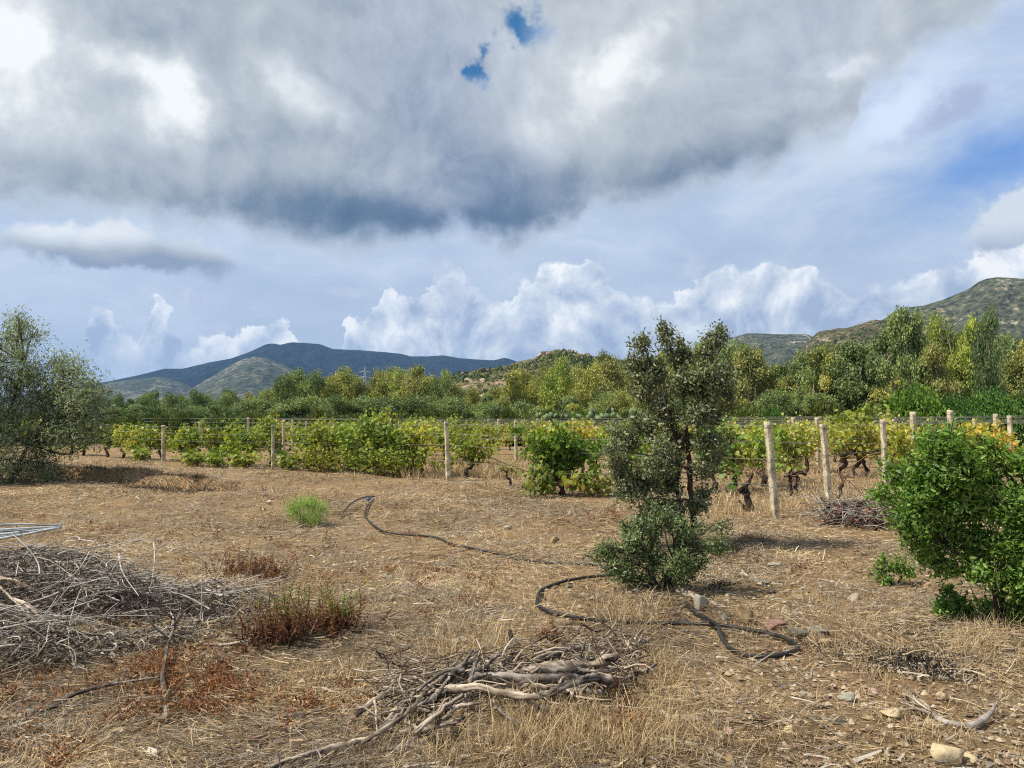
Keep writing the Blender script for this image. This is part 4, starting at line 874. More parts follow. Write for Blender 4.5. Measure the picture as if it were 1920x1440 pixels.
# bare black stocks
def stock(px, d, pts_list, label, sc=1.0, name='bare_vine_stock'):
    r = np.random.default_rng(int(px)); b = Bag(); c = Bag(); p = at(px, d)
    for pts, r0, r1 in pts_list: gnarl(b, [(x * sc, y * sc, z * sc) for x, y, z in pts], r0, r1, r, 14, 10)
    n = 9; st = np.array(pts_list[0][0][-1]) * sc + r.normal(0, 0.04, (n, 3)); en = st + np.stack([r.normal(0.25, 0.35, n), r.normal(0, 0.2, n), r.normal(0.15, 0.3, n)], -1)
    tubes(c, curvy(st, en, 8, 0.15, r), np.linspace(0.007, 0.003, 8)[None], 5, r.random(n))
    t = thing(name, label, 'grapevine', tuple(p)); link('stock', b.mesh('stock', M['vinebark'], True), t); link('canes', c.mesh('canes', M['cane'], True), t)
stock(1398, 13.6, [([(0.05, 0, -0.05), (0.04, 0, 0.14), (0.0, 0, 0.30), (-0.05, 0, 0.42), (0.06, 0, 0.55), (0.10, 0, 0.68)], 0.07, 0.030), ([(0.0, 0, 0.38), (-0.12, 0, 0.40), (-0.10, 0, 0.32)], 0.055, 0.03), ([(0.03, 0, 0.02), (-0.10, 0, 0.12), (-0.12, 0, 0.2)], 0.045, 0.02)],
      'bare black crooked vine stock between the holm oak and the nearest leaning post')
stock(1490, 16.2, [([(0.02, 0, -0.05), (0.0, 0, 0.2), (0.05, 0, 0.40), (-0.12, 0, 0.46)], 0.035, 0.035), ([(-0.12, 0, 0.0), (-0.10, 0, 0.2), (-0.13, 0, 0.42), (0.1, 0, 0.5), (0.22, 0, 0.46)], 0.03, 0.035), ([(-0.13, 0, 0.44), (-0.25, 0, 0.42)], 0.04, 0.02)],
      'bare black vine stock with two thin legs between the two leaning posts')
stock(1552, 12.9, [([(0.0, 0, -0.05), (0.02, 0, 0.12), (0.08, 0, 0.22), (0.18, 0, 0.36), (0.17, 0, 0.45), (0.23, 0, 0.55)], 0.05, 0.03), ([(0.0, 0, 0.0), (-0.08, 0, 0.14), (-0.14, 0, 0.30)], 0.045, 0.02), ([(0.02, 0, 0.0), (0.12, 0, 0.02)], 0.05, 0.03)],
      'bare black twisted vine stump at the foot of the second leaning post')
# rows behind
ends = [(6.9, 15.9), (8.9, 17.7), (11.0, 20.0), (13.4, 22.4), (15.9, 24.8), (18.6, 27.4), (21.6, 30.2), (25.0, 33.0)]
cnt = 0
for ri, (ex, ey) in enumerate(ends):
    s_ = 0.5
    while True:
        s_ += 1.45 + vrng.uniform(-0.15, 0.15) + 0.07 * ri; x, y = ex + u[0] * s_, ey + u[1] * s_
        if y > 52: break
        px = x / y * F + 960
        if px < 130 or px > 2000: continue
        if ri == 0 and y < 22 : continue
        if ri == 1 and 1480 < px < 1660 and y < 23 and vrng.random() < 0.7: continue
        if vrng.random() < 0.09: continue
        if (abs(px - 968) < 26 and y < 29) or (1690 < px < 1915 and y < 22.5) or (abs(px - 1076) < 14 and y < 30): continue
        yel = px > 1050
        vine(x, y, vrng.choice([3, 6, 3, 2, 6, 7] if yel else [1, 2, 3, 4, 5, 0]), 'yellowing grapevine in the rows behind the holm oak and leaning posts' if yel else 'yellow green grapevine in the rows behind the front one', 'yellowing ' + G1 if yel else G1, 1.0 + vrng.uniform(-0.05, 0.06), rz=math.atan2(u[1], u[0]) + vrng.gauss(0, 0.2))
        cnt += 1
print('vines', cnt)
for (px, d, k, c_, lb) in [(1375, 17.5, 3, (1.0, 1, 1, 1), 'yellow and green grapevine directly right of the holm oak'), (1425, 18.5, 5, (0.8, 1, .9, 1), 'green grapevine left of the nearest leaning post'), (1480, 19.5, 3, (1, 1, 1, 1), 'grapevine with yellow leaves between the leaning posts'),
                           (1335, 17.0, 4, (0.8, 1, 1, 1), 'dark green grapevine seen through the holm oak'), (1580, 21, 7, (1.1, 1.1, .9, 1), 'sparse grapevine with long yellow shoots right of the second leaning post'), (1620, 20.5, 6, (1.0, 1, 1, 1), 'sparse yellow grapevine left of the upright post'),
                           (1700, 17.5, 3, (1.1, 1, .9, 1), 'yellow grapevine right of the upright post'), (1760, 18.5, 2, (1.0, 1, 1, 1), 'yellow green grapevine behind the top of the mastic shrub'), (1835, 17.5, 6, (1.25, 1.0, .8, 1), 'orange yellow grapevine behind the mastic shrub'),
                           (1890, 17.0, 6, (1.3, 1.0, .8, 1), 'orange tinted grapevine at the right edge behind the mastic shrub'), (1828, 21, 2, (1.3, 1.2, .8, 1), 'yellow grapevine climbing the wrapped post top'), (1180, 17.5, 5, (0.8, 1, .9, 1), 'green grapevine behind the left side of the holm oak')]:
    p = at(px, d); vine(p[0], p[1], k, lb, None, 0.92 if px > 1690 else 1.08, color=c_)
# a long shoot arching over the top wires
def arch(px0, px1, d, py, label):
    r = np.random.default_rng(int(px0)); n = 16; X = np.linspace(px0, px1, n); P = np.stack([(X - 960) / F * d, np.full(n, d) + r.normal(0, .05, n), [top_z(py - 10 * math.sin(i / n * 3.1) , d) for i in range(n)]], -1)
    lf = Bag(); cb = Bag(); tubes(cb, P, 0.006, 5); m = 90; i = r.integers(0, n, m); C = P[i] + r.normal(0, 0.06, (m, 3))
    leaves(lf, C, rdir(m, r), rdir(m, r) + [0, -.3, .6], 0.11 * (0.6 + 0.6 * r.random(m)), 0.10, 'vine', 0.35 + 0.35 * r.random(m), r=r)
    t = thing('vine_shoot', label, 'vine shoot', tuple(P[0])); link('canes', cb.mesh('canes', M['cane'], origin=P[0]), t); link('foliage', lf.mesh('foliage', M['vineleaf'], origin=P[0]), t)
arch(1585, 1672, 18.5, 778, 'long pale green vine shoot arching over the top wire left of the mastic shrub')
arch(1555, 1630, 18.8, 792, 'yellow green vine shoot lying along the wires right of the second leaning post')

# heap of prunings with red dead leaves
def prunings():
    r = np.random.default_rng(77); c0 = gp(1605, 985); t = thing('vine_prunings', 'heap of dry vine prunings with dead red leaves left of the mastic shrub', 'pruning heap', tuple(c0)); b = Bag(); l = Bag()
    n = 330; a = inell(n, (0, 0, 0.18), (0.62, 0.5, 0.24), r); a[:, 2] = np.abs(a[:, 2]); e = a + rdir(n, r) * np.array([0.6, 0.5, 0.34]); e[:, 2] = np.abs(e[:, 2])
    tubes(b, curvy(a, e, 6, 0.12, r), 0.0045, 5, r.random(n)); st = tag(link('canes', b.mesh('canes', M['twig'], True), t))
    m = 300; P = inell(m, (0.05, 0, 0.1), (0.6, 0.5, 0.30), r); P[:, 2] = np.abs(P[:, 2]); leaves(l, P, rdir(m, r), rdir(m, r), 0.075, 0.06, 'vine', r.random(m), 0.4, r); link('dead_leaves', l.mesh('dead_leaves', M['redleaf']), t)
prunings()

# ------------------------------------------------------------------ near trees and shrubs
def px_clumps(base_px, base_py, d, specs, ysp=0.8):
    """specs (px, py, radius px, squash) on the plane at depth d, as real offsets from the base, with depth spread"""
    k = d / F; r = np.random.default_rng(int(base_px)); out = []
    for s_ in specs:
        px, py, rp = s_[:3]; sq = s_[3] if len(s_) > 3 else 1.0; yo = s_[4] if len(s_) > 4 else r.uniform(-ysp, ysp) * rp * k
        c = np.array([(px - base_px) * k, yo, (base_py - py) * k]); out.append((c, np.array([rp * k, rp * k, rp * k * sq])))
        for _ in range(2 if rp > 26 else 1):            # ragged outer sprays
            if r.random() < 0.75:
                dd = rdir(1, r)[0]; dd[2] = abs(dd[2]) * 0.9 - 0.25; c2 = c + unit(dd) * rp * k * 1.0; c2[2] = max(c2[2], 0.05); r2 = rp * k * r.uniform(0.25, 0.42); out.append((c2, np.array([r2, r2, r2 * 1.3])))
    return out
def branching(wood, lf, stems, clumps, r, ntw, nl, leaf, asp, shape, thick=0.012, spread=0.03, outw=0.8, upw=0.35, tmin=0, tmax=1, seg=6, droop=0.0, shell=0.15, tw=0.0035):
    for (c, rad) in clumps:
        best = None
        for P in stems:
            ok = P[:, 2] < max(c[2] - 0.05, P[1, 2]); Q = P[ok] if ok.any() else P[:2]
            q = Q[np.argmin(np.linalg.norm(Q - c, axis=1) + 0.3 * np.abs(Q[:, 2] - (c[2] - 0.45 * rad[2] - 0.1)))]
            dd = np.linalg.norm(q - c)
            if best is None or dd < best[0]: best = (dd, q)
        q = best[1]; limb = curvy(q[None], (c + (c - q) * 0.25)[None], 8, 0.07, r); tubes(wood, limb, np.linspace(thick, thick * 0.35, 8)[None], 6, r.random(1))
        n = ntw if isinstance(ntw, int) else max(6, int(ntw[0] * (rad[0] ** 2)))
        i = r.integers(3, 8, n); st = limb[0, i]; en = inell(n, c, rad, r, shell); tp = curvy(st, en, seg, 0.09, r); tp[:, :, 2] -= droop * np.linspace(0, 1, seg)[None] ** 2
        tubes(wood, tp, np.linspace(tw, tw * 0.4, seg)[None], 4, r.random(n))
        m = n * nl; k = np.repeat(np.arange(n), nl); t = (0.30 + 0.70 * r.random(m)) * (seg - 1); i0 = np.minimum(t.astype(int), seg - 2); f = (t - i0)[:, None]
        A = tp[k, i0]; B = tp[k, i0 + 1]; C = A * (1 - f) + B * f + r.normal(0, spread, (m, 3)); ax = unit(B - A)
        D = ax * 0.6 + rdir(m, r) * 0.9 + np.array([0, 0, upw]); N = rdir(m, r) + unit(C - c) * outw + np.array([0, 0, 0.4])
        T = np.clip(tmin + (tmax - tmin) * (0.35 * r.random(n)[k] + 0.65 * r.random(m)), 0, 1)
        L = leaf * (0.6 + 0.7 * r.random(m)); leaves(lf, C, D, N, L, L * asp, shape, T, 0.2, r)
def holm_oak():
    r = np.random.default_rng(21); bx, by, d = 1297, 1030, 9.6; p = at(bx, d); k = d / F; wood = Bag(); lf = Bag()
    def P(px, py, y=0.0): return ((px - bx) * k, y, (by - py) * k)
    s1 = smooth_path([P(1300, 1040), P(1298, 980), P(1292, 900), P(1288, 820, .05), P(1282, 740, .05), P(1262, 670), P(1250, 610)], 26, 0.008, r)
    s2 = smooth_path([P(1277, 1036, .12), P(1276, 980, .12), P(1272, 900, .1), P(1280, 820, -.05), P(1310, 740, -.05), P(1335, 670), P(1345, 622)], 26, 0.008, r)
    s3 = smooth_path([P(1276, 900, .1), P(1262, 820), P(1240, 740, -.1), P(1215, 670), P(1200, 632)], 20, 0.008, r)
    s4 = smooth_path([P(1290, 880, 0), P(1240, 860, -.1), P(1190, 850, -.15), P(1150, 840, -.1)], 14, 0.008, r)
    s5 = smooth_path([P(1290, 940, 0), P(1250, 935, -.2), P(1200, 930, -.25), P(1160, 925, -.2)], 14, 0.008, r)
    for s_, a, b in ((s1, 0.046, 0.008), (s2, 0.036, 0.008), (s3, 0.024, 0.006), (s4, 0.018, 0.006), (s5, 0.016, 0.005)): tubes(wood, s_, np.linspace(a, b, len(s_))[None] * (1 + 0.06 * r.normal(size=(1, len(s_)))), 9, 0.4)
    cl = px_clumps(bx, by, d, [(1250, 640, 24, 1.7, 0), (1243, 610, 10, 1.8, 0), (1202, 652, 22, 1.2, 0), (1198, 690, 30), (1340, 648, 24, 1.4, 0), (1348, 625, 9, 1.6, 0), (1318, 665, 24), (1285, 672, 30), (1232, 700, 36), (1275, 725, 42), (1320, 718, 40), (1352, 705, 26), (1365, 745, 26), (1205, 735, 26),
        (1245, 770, 36), (1300, 775, 40), (1345, 780, 24), (1215, 800, 30), (1275, 825, 36), (1320, 830, 30), (1180, 830, 36), (1230, 855, 42), (1148, 850, 22), (1160, 880, 30), (1205, 900, 40), (1255, 905, 38), (1310, 885, 26), (1345, 860, 22, .8), (1170, 925, 26), (1215, 950, 32), (1262, 955, 26), (1300, 945, 20), (1325, 930, 18), (1200, 985, 16)], 1.5)
    branching(wood, lf, [s1, s2, s3, s4, s5], cl, r, (1200,), 17, 0.044, 0.50, 'oval', 0.007, 0.040, shell=0.05, tw=0.0026)
    t = thing('holm_oak', 'young grey green holm oak with two dark stems in the middle of the dry field', 'tree', tuple(p))
    link('trunk', wood.mesh('trunk', M['bark'], True), t); link('crown', lf.mesh('crown', M['oakleaf']), t)
holm_oak()
def bushy(name, label, cat, bx, by, d, specs, mt, seed, dens, nl, leaf, asp, shape, stems=None, wood='bark', thick=0.010, outw=0.9, tmin=0, tmax=1, ysp=0.8, spread=0.02, upw=0.35, p=None, shell=0.15, part='foliage'):
    r = np.random.default_rng(seed); w = Bag(); lf = Bag(); p = at(bx, d) if p is None else p; k = d / F
    st = [smooth_path([(x * k, y, -z * k) for x, y, z in s_], 12, 0.006, r) for s_ in (stems or [[(-8, 0, 5), (-12, 0, -30), (-20, .05, -60)], [(8, 0.05, 5), (14, 0, -30), (24, 0, -60)]])]
    for s_ in st: tubes(w, s_, np.linspace(thick * 2.0, thick * 0.7, len(s_))[None], 7, 0.5)
    branching(w, lf, st, px_clumps(bx, by, d, specs, ysp), r, (dens,), nl, leaf, asp, shape, thick, spread, outw, upw, tmin, tmax, shell=shell)
    t = thing(name, label, cat, tuple(p)); link('stems', w.mesh('stems', M[wood], True), t); link(part, lf.mesh(part, M[mt]), t); return t
bushy('oak_bush', 'spreading green oak scrub around the foot of the holm oak', 'bush', 1236, 1126, 7.1,
      [(1140, 1055, 24), (1180, 1035, 26), (1222, 1020, 24), (1250, 1000, 20, 1.3), (1290, 1040, 26), (1330, 1045, 20), (1150, 1085, 22), (1185, 1075, 28), (1225, 1070, 30), (1268, 1070, 30), (1305, 1075, 22), (1175, 1105, 24, .8), (1215, 1112, 26, .8), (1258, 1108, 24, .8), (1285, 1100, 18), (1118, 1062, 14), (1352, 1050, 14), (1200, 1000, 16, 1.3), (1275, 1005, 16, 1.2),
       (1350, 1015, 12), (1165, 1012, 12), (1235, 975, 12), (1310, 1010, 14)],
      'oakbush', 31, 1900, 16, 0.034, 0.42, 'oval', ysp=1.6, spread=0.035)
def lentisk_leaves():
    pass
bushy('mastic_shrub', 'large glossy bright green mastic shrub cut by the right edge', 'shrub', 1868, 1194, 5.8,
      [(1735, 858, 30), (1775, 858, 30), (1730, 905, 40), (1785, 905, 42), (1820, 880, 24), (1865, 915, 40), (1905, 890, 36), (1960, 890, 56), (1700, 950, 34), (1750, 965, 46), (1805, 965, 46), (1870, 970, 50), (1930, 965, 50), (1715, 1005, 32), (1775, 1030, 44), (1840, 1040, 50), (1905, 1045, 54), (1975, 1000, 70),
       (1880, 1098, 42), (1925, 1115, 48), (1838, 1092, 24), (1960, 1100, 50), (1722, 1045, 18), (2010, 920, 70), (2040, 1040, 80), (1668, 985, 22), (1655, 950, 14), (1690, 905, 22), (1850, 862, 20), (1925, 1160, 30), (1895, 1150, 26), (1960, 1170, 34), (1690, 1020, 18), (1738, 1070, 24), (1765, 1082, 22), (1802, 1085, 24), (1900, 1180, 30, .8), (1945, 1185, 34, .8), (1905, 1198, 26, .7), (1955, 1205, 30, .7)],
      'lentisk', 41, 1500, 24, 0.044, 0.36, 'oval', [[(-5, 0, 8), (-2, 0, -40), (-20, .05, -110), (-60, .1, -190)], [(8, 0, 8), (10, .05, -60), (30, .1, -150), (60, 0, -230)], [(-2, 0, 4), (-30, -.05, -80), (-90, 0, -150), (-140, 0, -210)]], thick=0.009, ysp=0.9, spread=0.038, tmin=0.0)
bushy('mastic_sprout', 'small dark green mastic sprout on the ground below the gap in the shrub', 'shrub', 1778, 1185, 5.9, [(1752, 1150, 20), (1785, 1145, 22), (1768, 1172, 20, .7), (1800, 1168, 18, .8)], 'lentisk', 42, 2100, 20, 0.038, 0.42, 'oval', tmax=0.7, thick=0.004)
bushy('mastic_sprout', 'light green mastic sprig growing beside the shrub stem', 'shrub', 1838, 1180, 5.95, [(1825, 1150, 14), (1845, 1160, 16), (1862, 1178, 16, .8)], 'lentisk', 43, 2200, 20, 0.038, 0.40, 'oval', tmin=0.4, thick=0.004)
bushy('mastic_sprout', 'loose green mastic shoots left of the large shrub', 'shrub', 1672, 1085, 7.4, [(1650, 1058, 22), (1678, 1050, 24), (1660, 1078, 16, .7), (1700, 1062, 14)], 'lentisk', 44, 1300, 16, 0.036, 0.40, 'oval', thick=0.004)
bushy('weed', 'small green weed between the leaning posts and the mastic shrub', 'weed', 1632, 930, 12.5, [(1632, 915, 20), (1618, 925, 12), (1650, 895, 12)], 'lentisk', 45, 420, 14, 0.05, 0.5, 'oval', tmin=0.2, thick=0.004)
bushy('olive_tree', 'big grey green olive tree with fine silvery leaves at the left edge', 'tree', 10, 902, 19.4,
      [(14, 628, 28), (-30, 650, 50), (48, 664, 18), (30, 605, 12), (0, 690, 55), (55, 700, 34), (92, 692, 24), (105, 672, 18), (140, 690, 20), (160, 705, 18), (125, 722, 30), (60, 745, 50), (155, 745, 30), (185, 740, 14), (105, 770, 44), (165, 785, 36), (195, 775, 18), (10, 780, 56), (60, 815, 46), (115, 820, 36), (150, 820, 26), (0, 850, 50), (50, 870, 36), (90, 862, 26),
       (-70, 720, 90), (-80, 820, 90), (100, 888, 18, .7), (20, 895, 26, .6), (185, 815, 16)],
      'olive', 51, 74, 44, 0.12, 0.20, 'narrow', [[(-10, 0, 5), (-20, 0, -60), (0, .2, -140), (20, .3, -230)], [(10, 0, 5), (40, .1, -70), (80, .1, -140), (110, 0, -200)], [(0, .1, 5), (-60, 0, -100), (-90, 0, -180)]], thick=0.026, ysp=1.0, spread=0.17, upw=0.5, shell=0.3, part='crown')
bushy('feathery_weed', 'bright pale green feathery weed on the dry ground before the vines', 'weed', 575, 984, 11.8, [(560, 956, 18), (580, 944, 18), (604, 952, 17), (572, 972, 14, .7), (592, 972, 12, .7)], 'feather', 61, 1500, 26, 0.06, 0.10, 'narrow', wood='cane', spread=0.05, upw=1.4, thick=0.004)
def spiky(px, py, d, n, h, wid, mt, seed, label, name='weed', tlo=0.0, thi=1.0, cat='weed', leaf=0.036, per=44, wood='cane', bare=0.1, green_top=True):
    """clump of upright stems set with narrow leaves, brown below and green above"""
    r = np.random.default_rng(seed); w = Bag(); lf = Bag(); p = gp(px, py) if py else at(px, d)
    st = np.stack([r.normal(0, wid * 0.4, n), r.normal(0, wid * 0.3, n), np.zeros(n)], -1); hh = h * (0.38 + 0.66 * r.random(n) ** 2.2); en = st * np.array([1.25, 1.25, 1]) + np.stack([r.normal(0, 0.26, n) * hh, r.normal(0, 0.26, n) * hh, hh], -1)
    P = curvy(st, en, 7, 0.04, r); tubes(w, P, np.linspace(0.0035, 0.0018, 7)[None], 4, r.random(n))
    m = n * per; k = np.repeat(np.arange(n), per); f = bare + (1 - bare) * r.random(m); t = f * 6; i0 = np.minimum(t.astype(int), 5); fr_ = (t - i0)[:, None]; C = P[k, i0] * (1 - fr_) + P[k, i0 + 1] * fr_
    D = rdir(m, r) * np.array([1, 1, 0.5]) + np.array([0, 0, 0.4]); L = leaf * (1.25 - 0.6 * f) * (0.6 + 0.6 * r.random(m))
    zz = C[:, 2] / h; T = np.clip(tlo + (thi - tlo) * (zz if green_top else r.random(m)) + 0.10 * r.normal(size=m), 0, 1)
    leaves(lf, C, D, rdir(m, r) + [0, 0, .5], L, L * 0.30, 'narrow', T, 0.1, r)
    t = thing(name, label, cat, tuple(p)); link('stems', w.mesh('stems', M[wood]), t); link('foliage', lf.mesh('foliage', M[mt]), t); return t
spiky(524, 1205, 0, 90, 0.40, 0.32, 'inula', 71, 'brown weed clump with thin yellow green spikes, left of its greener twin', tlo=-0.15, thi=0.85)
spiky(612, 1190, 0, 90, 0.36, 0.34, 'inula', 72, 'brown weed clump with brighter green tips and a yellow flower, right of the brown one', tlo=-0.15, thi=0.85)
spiky(645, 1185, 0, 22, 0.38, 0.06, 'inula', 73, 'fresh green upright weed at the right edge of the brown clumps', tlo=0.6, thi=0.92)
spiky(440, 1078, 0, 30, 0.34, 0.45, 'inula', 74, 'sparse rusty weed stalks with green tips beyond the fallen branches', tlo=0.0, thi=0.6, per=22)
spiky(505, 1082, 0, 34, 0.30, 0.40, 'inula', 75, 'rusty brown weed stalks right of the green tipped ones', tlo=0.0, thi=0.45, per=22)
spiky(403, 1010, 0, 3, 0.60, 0.04, 'inula', 76, 'single tall dark brown dead stalk left of the feathery weed', tlo=0.0, thi=0.1, per=30)
spiky(1160, 1330, 0, 4, 0.62, 0.05, 'redweed', 77, 'tall thin brown dock stalks rising in front of the bleached log', tlo=0.3, thi=0.7, per=60, leaf=0.010)
spiky(1032, 1210, 0, 14, 0.22, 0.10, 'redweed', 78, 'small rusty weed behind the charred stump', per=20)

# ------------------------------------------------------------------ sticks, logs, hose
def fluted(b, P, Rd, S, r, amt):
    """weathered stick: ridges and splits that run along it, broken uneven ends"""
    n0 = b.n; K = len(P); tubes(b, P, Rd[None], S, 0.5, caps=True); V = b.V[-1].reshape(K, S, 3).astype(float); ctr = P[:, None]
    ph = np.arange(S)[None] + 0.15 * np.arange(K)[:, None]; rid = vn(ph * 0.9, np.arange(K)[:, None] * 0.12 + 0 * ph, int(r.integers(0, 9999))) * 2
    f = 1 + amt * rid; f *= 1 + 0.35 * amt * r.normal(size=(K, S)); V = ctr + (V - ctr) * f[..., None]
    ax = P[-1] - P[0]; ax = ax / np.linalg.norm(ax); V[0] += ax * (r.normal(0, 0.9, (S, 1)) * Rd[0]); V[-1] += ax * (r.normal(0, 0.9, (S, 1)) * Rd[-1])
    b.V[-1] = V.reshape(-1, 3).astype(np.float32); b.T[-1] = np.clip(0.5 + 0.55 * rid + 0.12 * r.normal(size=(K, S)), 0, 1).reshape(-1).astype(np.float32)
def stick(pts, r0, r1, mt, label, name='branch', n=26, S=9, knob=0.10, group=None, cat='branch', seed=0, lift=None, forks=0, flat=1.0, jit=None):
    """pts: (px, py, height above ground)"""
    r = np.random.default_rng(seed + 900); Q = []
    for px, py, hh in pts:
        g0 = gp(px, py)
        if hh > 0:   # point at height hh seen in that picture point
            dx, dy, dz = ray(px, py); t = (g0[2] + hh - CAM_Z) / dz; g0 = np.array([dx * t, dy * t, g0[2] + hh])
        else: g0[2] += r0 * 0.6
        Q.append(g0)
    P = smooth_path(Q, n, (r0 * 0.12 if jit is None else jit), r); kk = np.linspace(0, 1, n); Rd = (r0 + (r1 - r0) * kk) * (1 + knob * fbm(kk * 7, kk * 0 + seed, 3, seed) * 2)
    b = Bag(); fluted(b, P, Rd, max(S, 12), r, 0.28 if mt in ('deadwood', 'greywood', 'char') else 0.12)
    for f in range(forks):
        i = r.integers(int(n * 0.35), n - 3); L = np.linalg.norm(P[-1] - P[0]) * (0.15 + 0.2 * r.random()); dd = unit(P[i + 1] - P[i] + rdir(1, r)[0] * 0.8 + [0, 0, 0.15])
        e = P[i] + dd * L; e[2] = max(e[2], float(H(e[0], e[1])) + 0.01); tubes(b, curvy(P[i][None], e[None], 10, 0.06, r), np.linspace(Rd[i] * 0.7, Rd[i] * 0.25, 10)[None], 6, 0.5, caps=True)
    V0 = P[0].copy(); me = b.mesh(name, M[mt], True, origin=V0); o = link(name, me, loc=tuple(V0)); return tag(o, label, cat, group)
HR = 0.0145
hose_pts = [(700, 937), (688, 950), (684, 962), (690, 975), (705, 988), (722, 997), (770, 1003), (800, 1005), (850, 1021), (900, 1031), (950, 1042), (990, 1050), (1030, 1055), (1100, 1058), (1150, 1067), (1185, 1072), (1150, 1078), (1110, 1081), (1050, 1092), (1024, 1102), (1010, 1113),
            (1007, 1125), (1013, 1138), (1033, 1148), (1060, 1154), (1110, 1162), (1160, 1166), (1220, 1168), (1290, 1169), (1340, 1171), (1400, 1180), (1450, 1190), (1480, 1200), (1496, 1213), (1484, 1223), (1430, 1231), (1390, 1225), (1362, 1208), (1350, 1190), (1346, 1172), (1330, 1162), (1306, 1150), (1290, 1138)]
def hose():
    Q = []; n0 = len(hose_pts)
    for i, (a, b) in enumerate(hose_pts):
        g0 = gp(a, b); hh = HR + 0.020 + (0.03 if i in (38, 39, 40) else 0); dx, dy, dz = ray(a, b); t = (g0[2] + hh - CAM_Z) / dz; Q.append(np.array([dx * t, dy * t, g0[2] + hh]))
    global HOSE
    P = smooth_path(Q, 420, 0); HOSE = P[::2].copy(); b = Bag(); tubes(b, P, HR, 10, caps=True); o = link('hose', b.mesh('hose', M['hose'], True, origin=P[0]), loc=tuple(P[0])); tag(o, 'thick black irrigation hose snaking over the ground and looping beside the stones', 'hose')
    Q = [gp(a, c) + [0, 0, hh] for a, c, hh in [(639, 975, 0.02), (648, 965, 0.09), (662, 954, 0.13), (680, 945, 0.12), (703, 936, 0.05)]]; P = smooth_path(Q, 40); b = Bag(); tubes(b, P, 0.012, 8, caps=True)
    o = link('hose', b.mesh('hose', M['hose'], True, origin=P[0]), loc=tuple(P[0])); tag(o, 'short thin black pipe joined to the far end of the hose', 'hose')
    p = gp(691, 944) + [0, 0, 0.09]; b = Bag(); tubes(b, np.array([p + [-0.05, 0, 0], p, p + [0.05, 0, 0]]), 0.018, 8, caps=True); tubes(b, np.array([p, p + [0, 0, -0.05]]), 0.015, 8, caps=True); o = link('pipe_joint', b.mesh('pipe_joint', M['joint'], True, origin=p), loc=tuple(p)); tag(o, 'blue plastic pipe joint at the far end of the hose', 'pipe joint')
hose()
# the pile of bleached wood at the front
stick([(1092, 1262, .16), (1160, 1262, .18), (1225, 1255, .20), (1256, 1238, .22)][0:0] + [(985, 1256, .14), (1040, 1250, .17), (1100, 1246, .18), (1155, 1236, .20)], 0.029, 0.0242, 'deadwood', 'thick pale bleached log with a split end on top of the wood pile', 'log', knob=0.3, cat='log', seed=1, S=12)
stick([(1100, 1250, .12), (1140, 1250, .12), (1190, 1254, .10)], 0.0129, 0.008, 'deadwood', 'thin pale stick right under the bleached log', seed=2)
stick([(880, 1268, .10), (950, 1272, .12), (1020, 1272, .12), (1085, 1266, .10)], 0.0273, 0.0225, 'greywood', 'dark grey weathered plank like log below the bleached log', 'log', cat='log', seed=3, S=12)
stick([(795, 1300, .06), (830, 1278, .12), (870, 1250, .15), (895, 1236, .16)], 0.0258, 0.0177, 'greywood', 'thick grey branch running up to the charred stump', seed=4, forks=1)
stick([(715, 1350, .03), (760, 1325, .08), (810, 1300, .12), (850, 1292, .16), (900, 1290, .19), (960, 1302, .19), (1010, 1308, .18)], 0.0218, 0.0177, 'deadwood', 'long curved pale branch lying across the whole wood pile', seed=5, knob=0.2)
stick([(705, 1355, .02), (750, 1340, .05), (800, 1328, .07)], 0.0242, 0.0161, 'deadwood', 'short thick grey branch at the left foot of the wood pile', seed=6)
stick([(740, 1330, .05), (790, 1300, .09), (840, 1268, .13), (870, 1255, .15)], 0.0161, 0.0113, 'greywood', 'grey branch leaning beside the thick one towards the stump', seed=7)
stick([(735, 1378, .05), (790, 1366, .08), (862, 1352, .10)], 0.0137, 0.012, 'deadwood', 'smooth straight pale stick in front of the wood pile', seed=8, knob=0.05)
stick([(758, 1350, .05), (780, 1362, .07), (800, 1375, .05)], 0.0105, 0.0072, 'deadwood', 'short forked pale stick crossing the smooth straight one', seed=9)
stick([(500, 1440, .05), (560, 1420, .06), (620, 1402, .07), (690, 1386, .08)], 0.0137, 0.012, 'deadwood', 'long straight pale stick running to the bottom edge', seed=10, knob=0.06)
stick([(830, 1350, .08), (860, 1325, .13), (900, 1318, .14)], 0.0113, 0.008, 'deadwood', 'short pale stick bent over the middle of the wood pile', seed=11)
stick([(1020, 1308, .12), (1060, 1285, .16), (1110, 1272, .16), (1150, 1276, .12)], 0.0193, 0.021, 'greywood', 'grey bark covered log rising right of the pale curved branch', 'log', cat='log', seed=12, S=11)
stick([(990, 1312, .15), (1010, 1325, .12), (1032, 1338, .08)], 0.012, 0.0097, 'deadwood', 'short stubby pale stick hanging from the wood pile', seed=13)
stick([(1008, 1330, .10), (1012, 1345, .05), (1012, 1362, .0)], 0.0144, 0.0161, 'deadwood', 'upright stubby block of wood under the pile', seed=14)
stick([(880, 1285, .16), (888, 1255, .20), (895, 1235, .22)], 0.0113, 0.008, 'greywood', 'thin grey stick standing against the dark branch', seed=15)
stick([(1000, 1250, .06), (1050, 1228, .08), (1100, 1212, .07), (1130, 1198, .06)], 0.0129, 0.0064, 'char', 'blackened branch behind the bleached log', seed=16, forks=2)
stick([(1180, 1222, .05), (1200, 1208, .06), (1214, 1200, .05)], 0.0242, 0.0193, 'greywood', 'short stump of grey wood at the right end of the pile', 'log', cat='log', seed=17)
stick([(962, 1235, .0), (960, 1215, .05), (957, 1182, .14)], 0.0242, 0.0097, 'char', 'small charred black stump standing behind the wood pile', 'charred_stump', cat='stump', seed=18, knob=0.35)
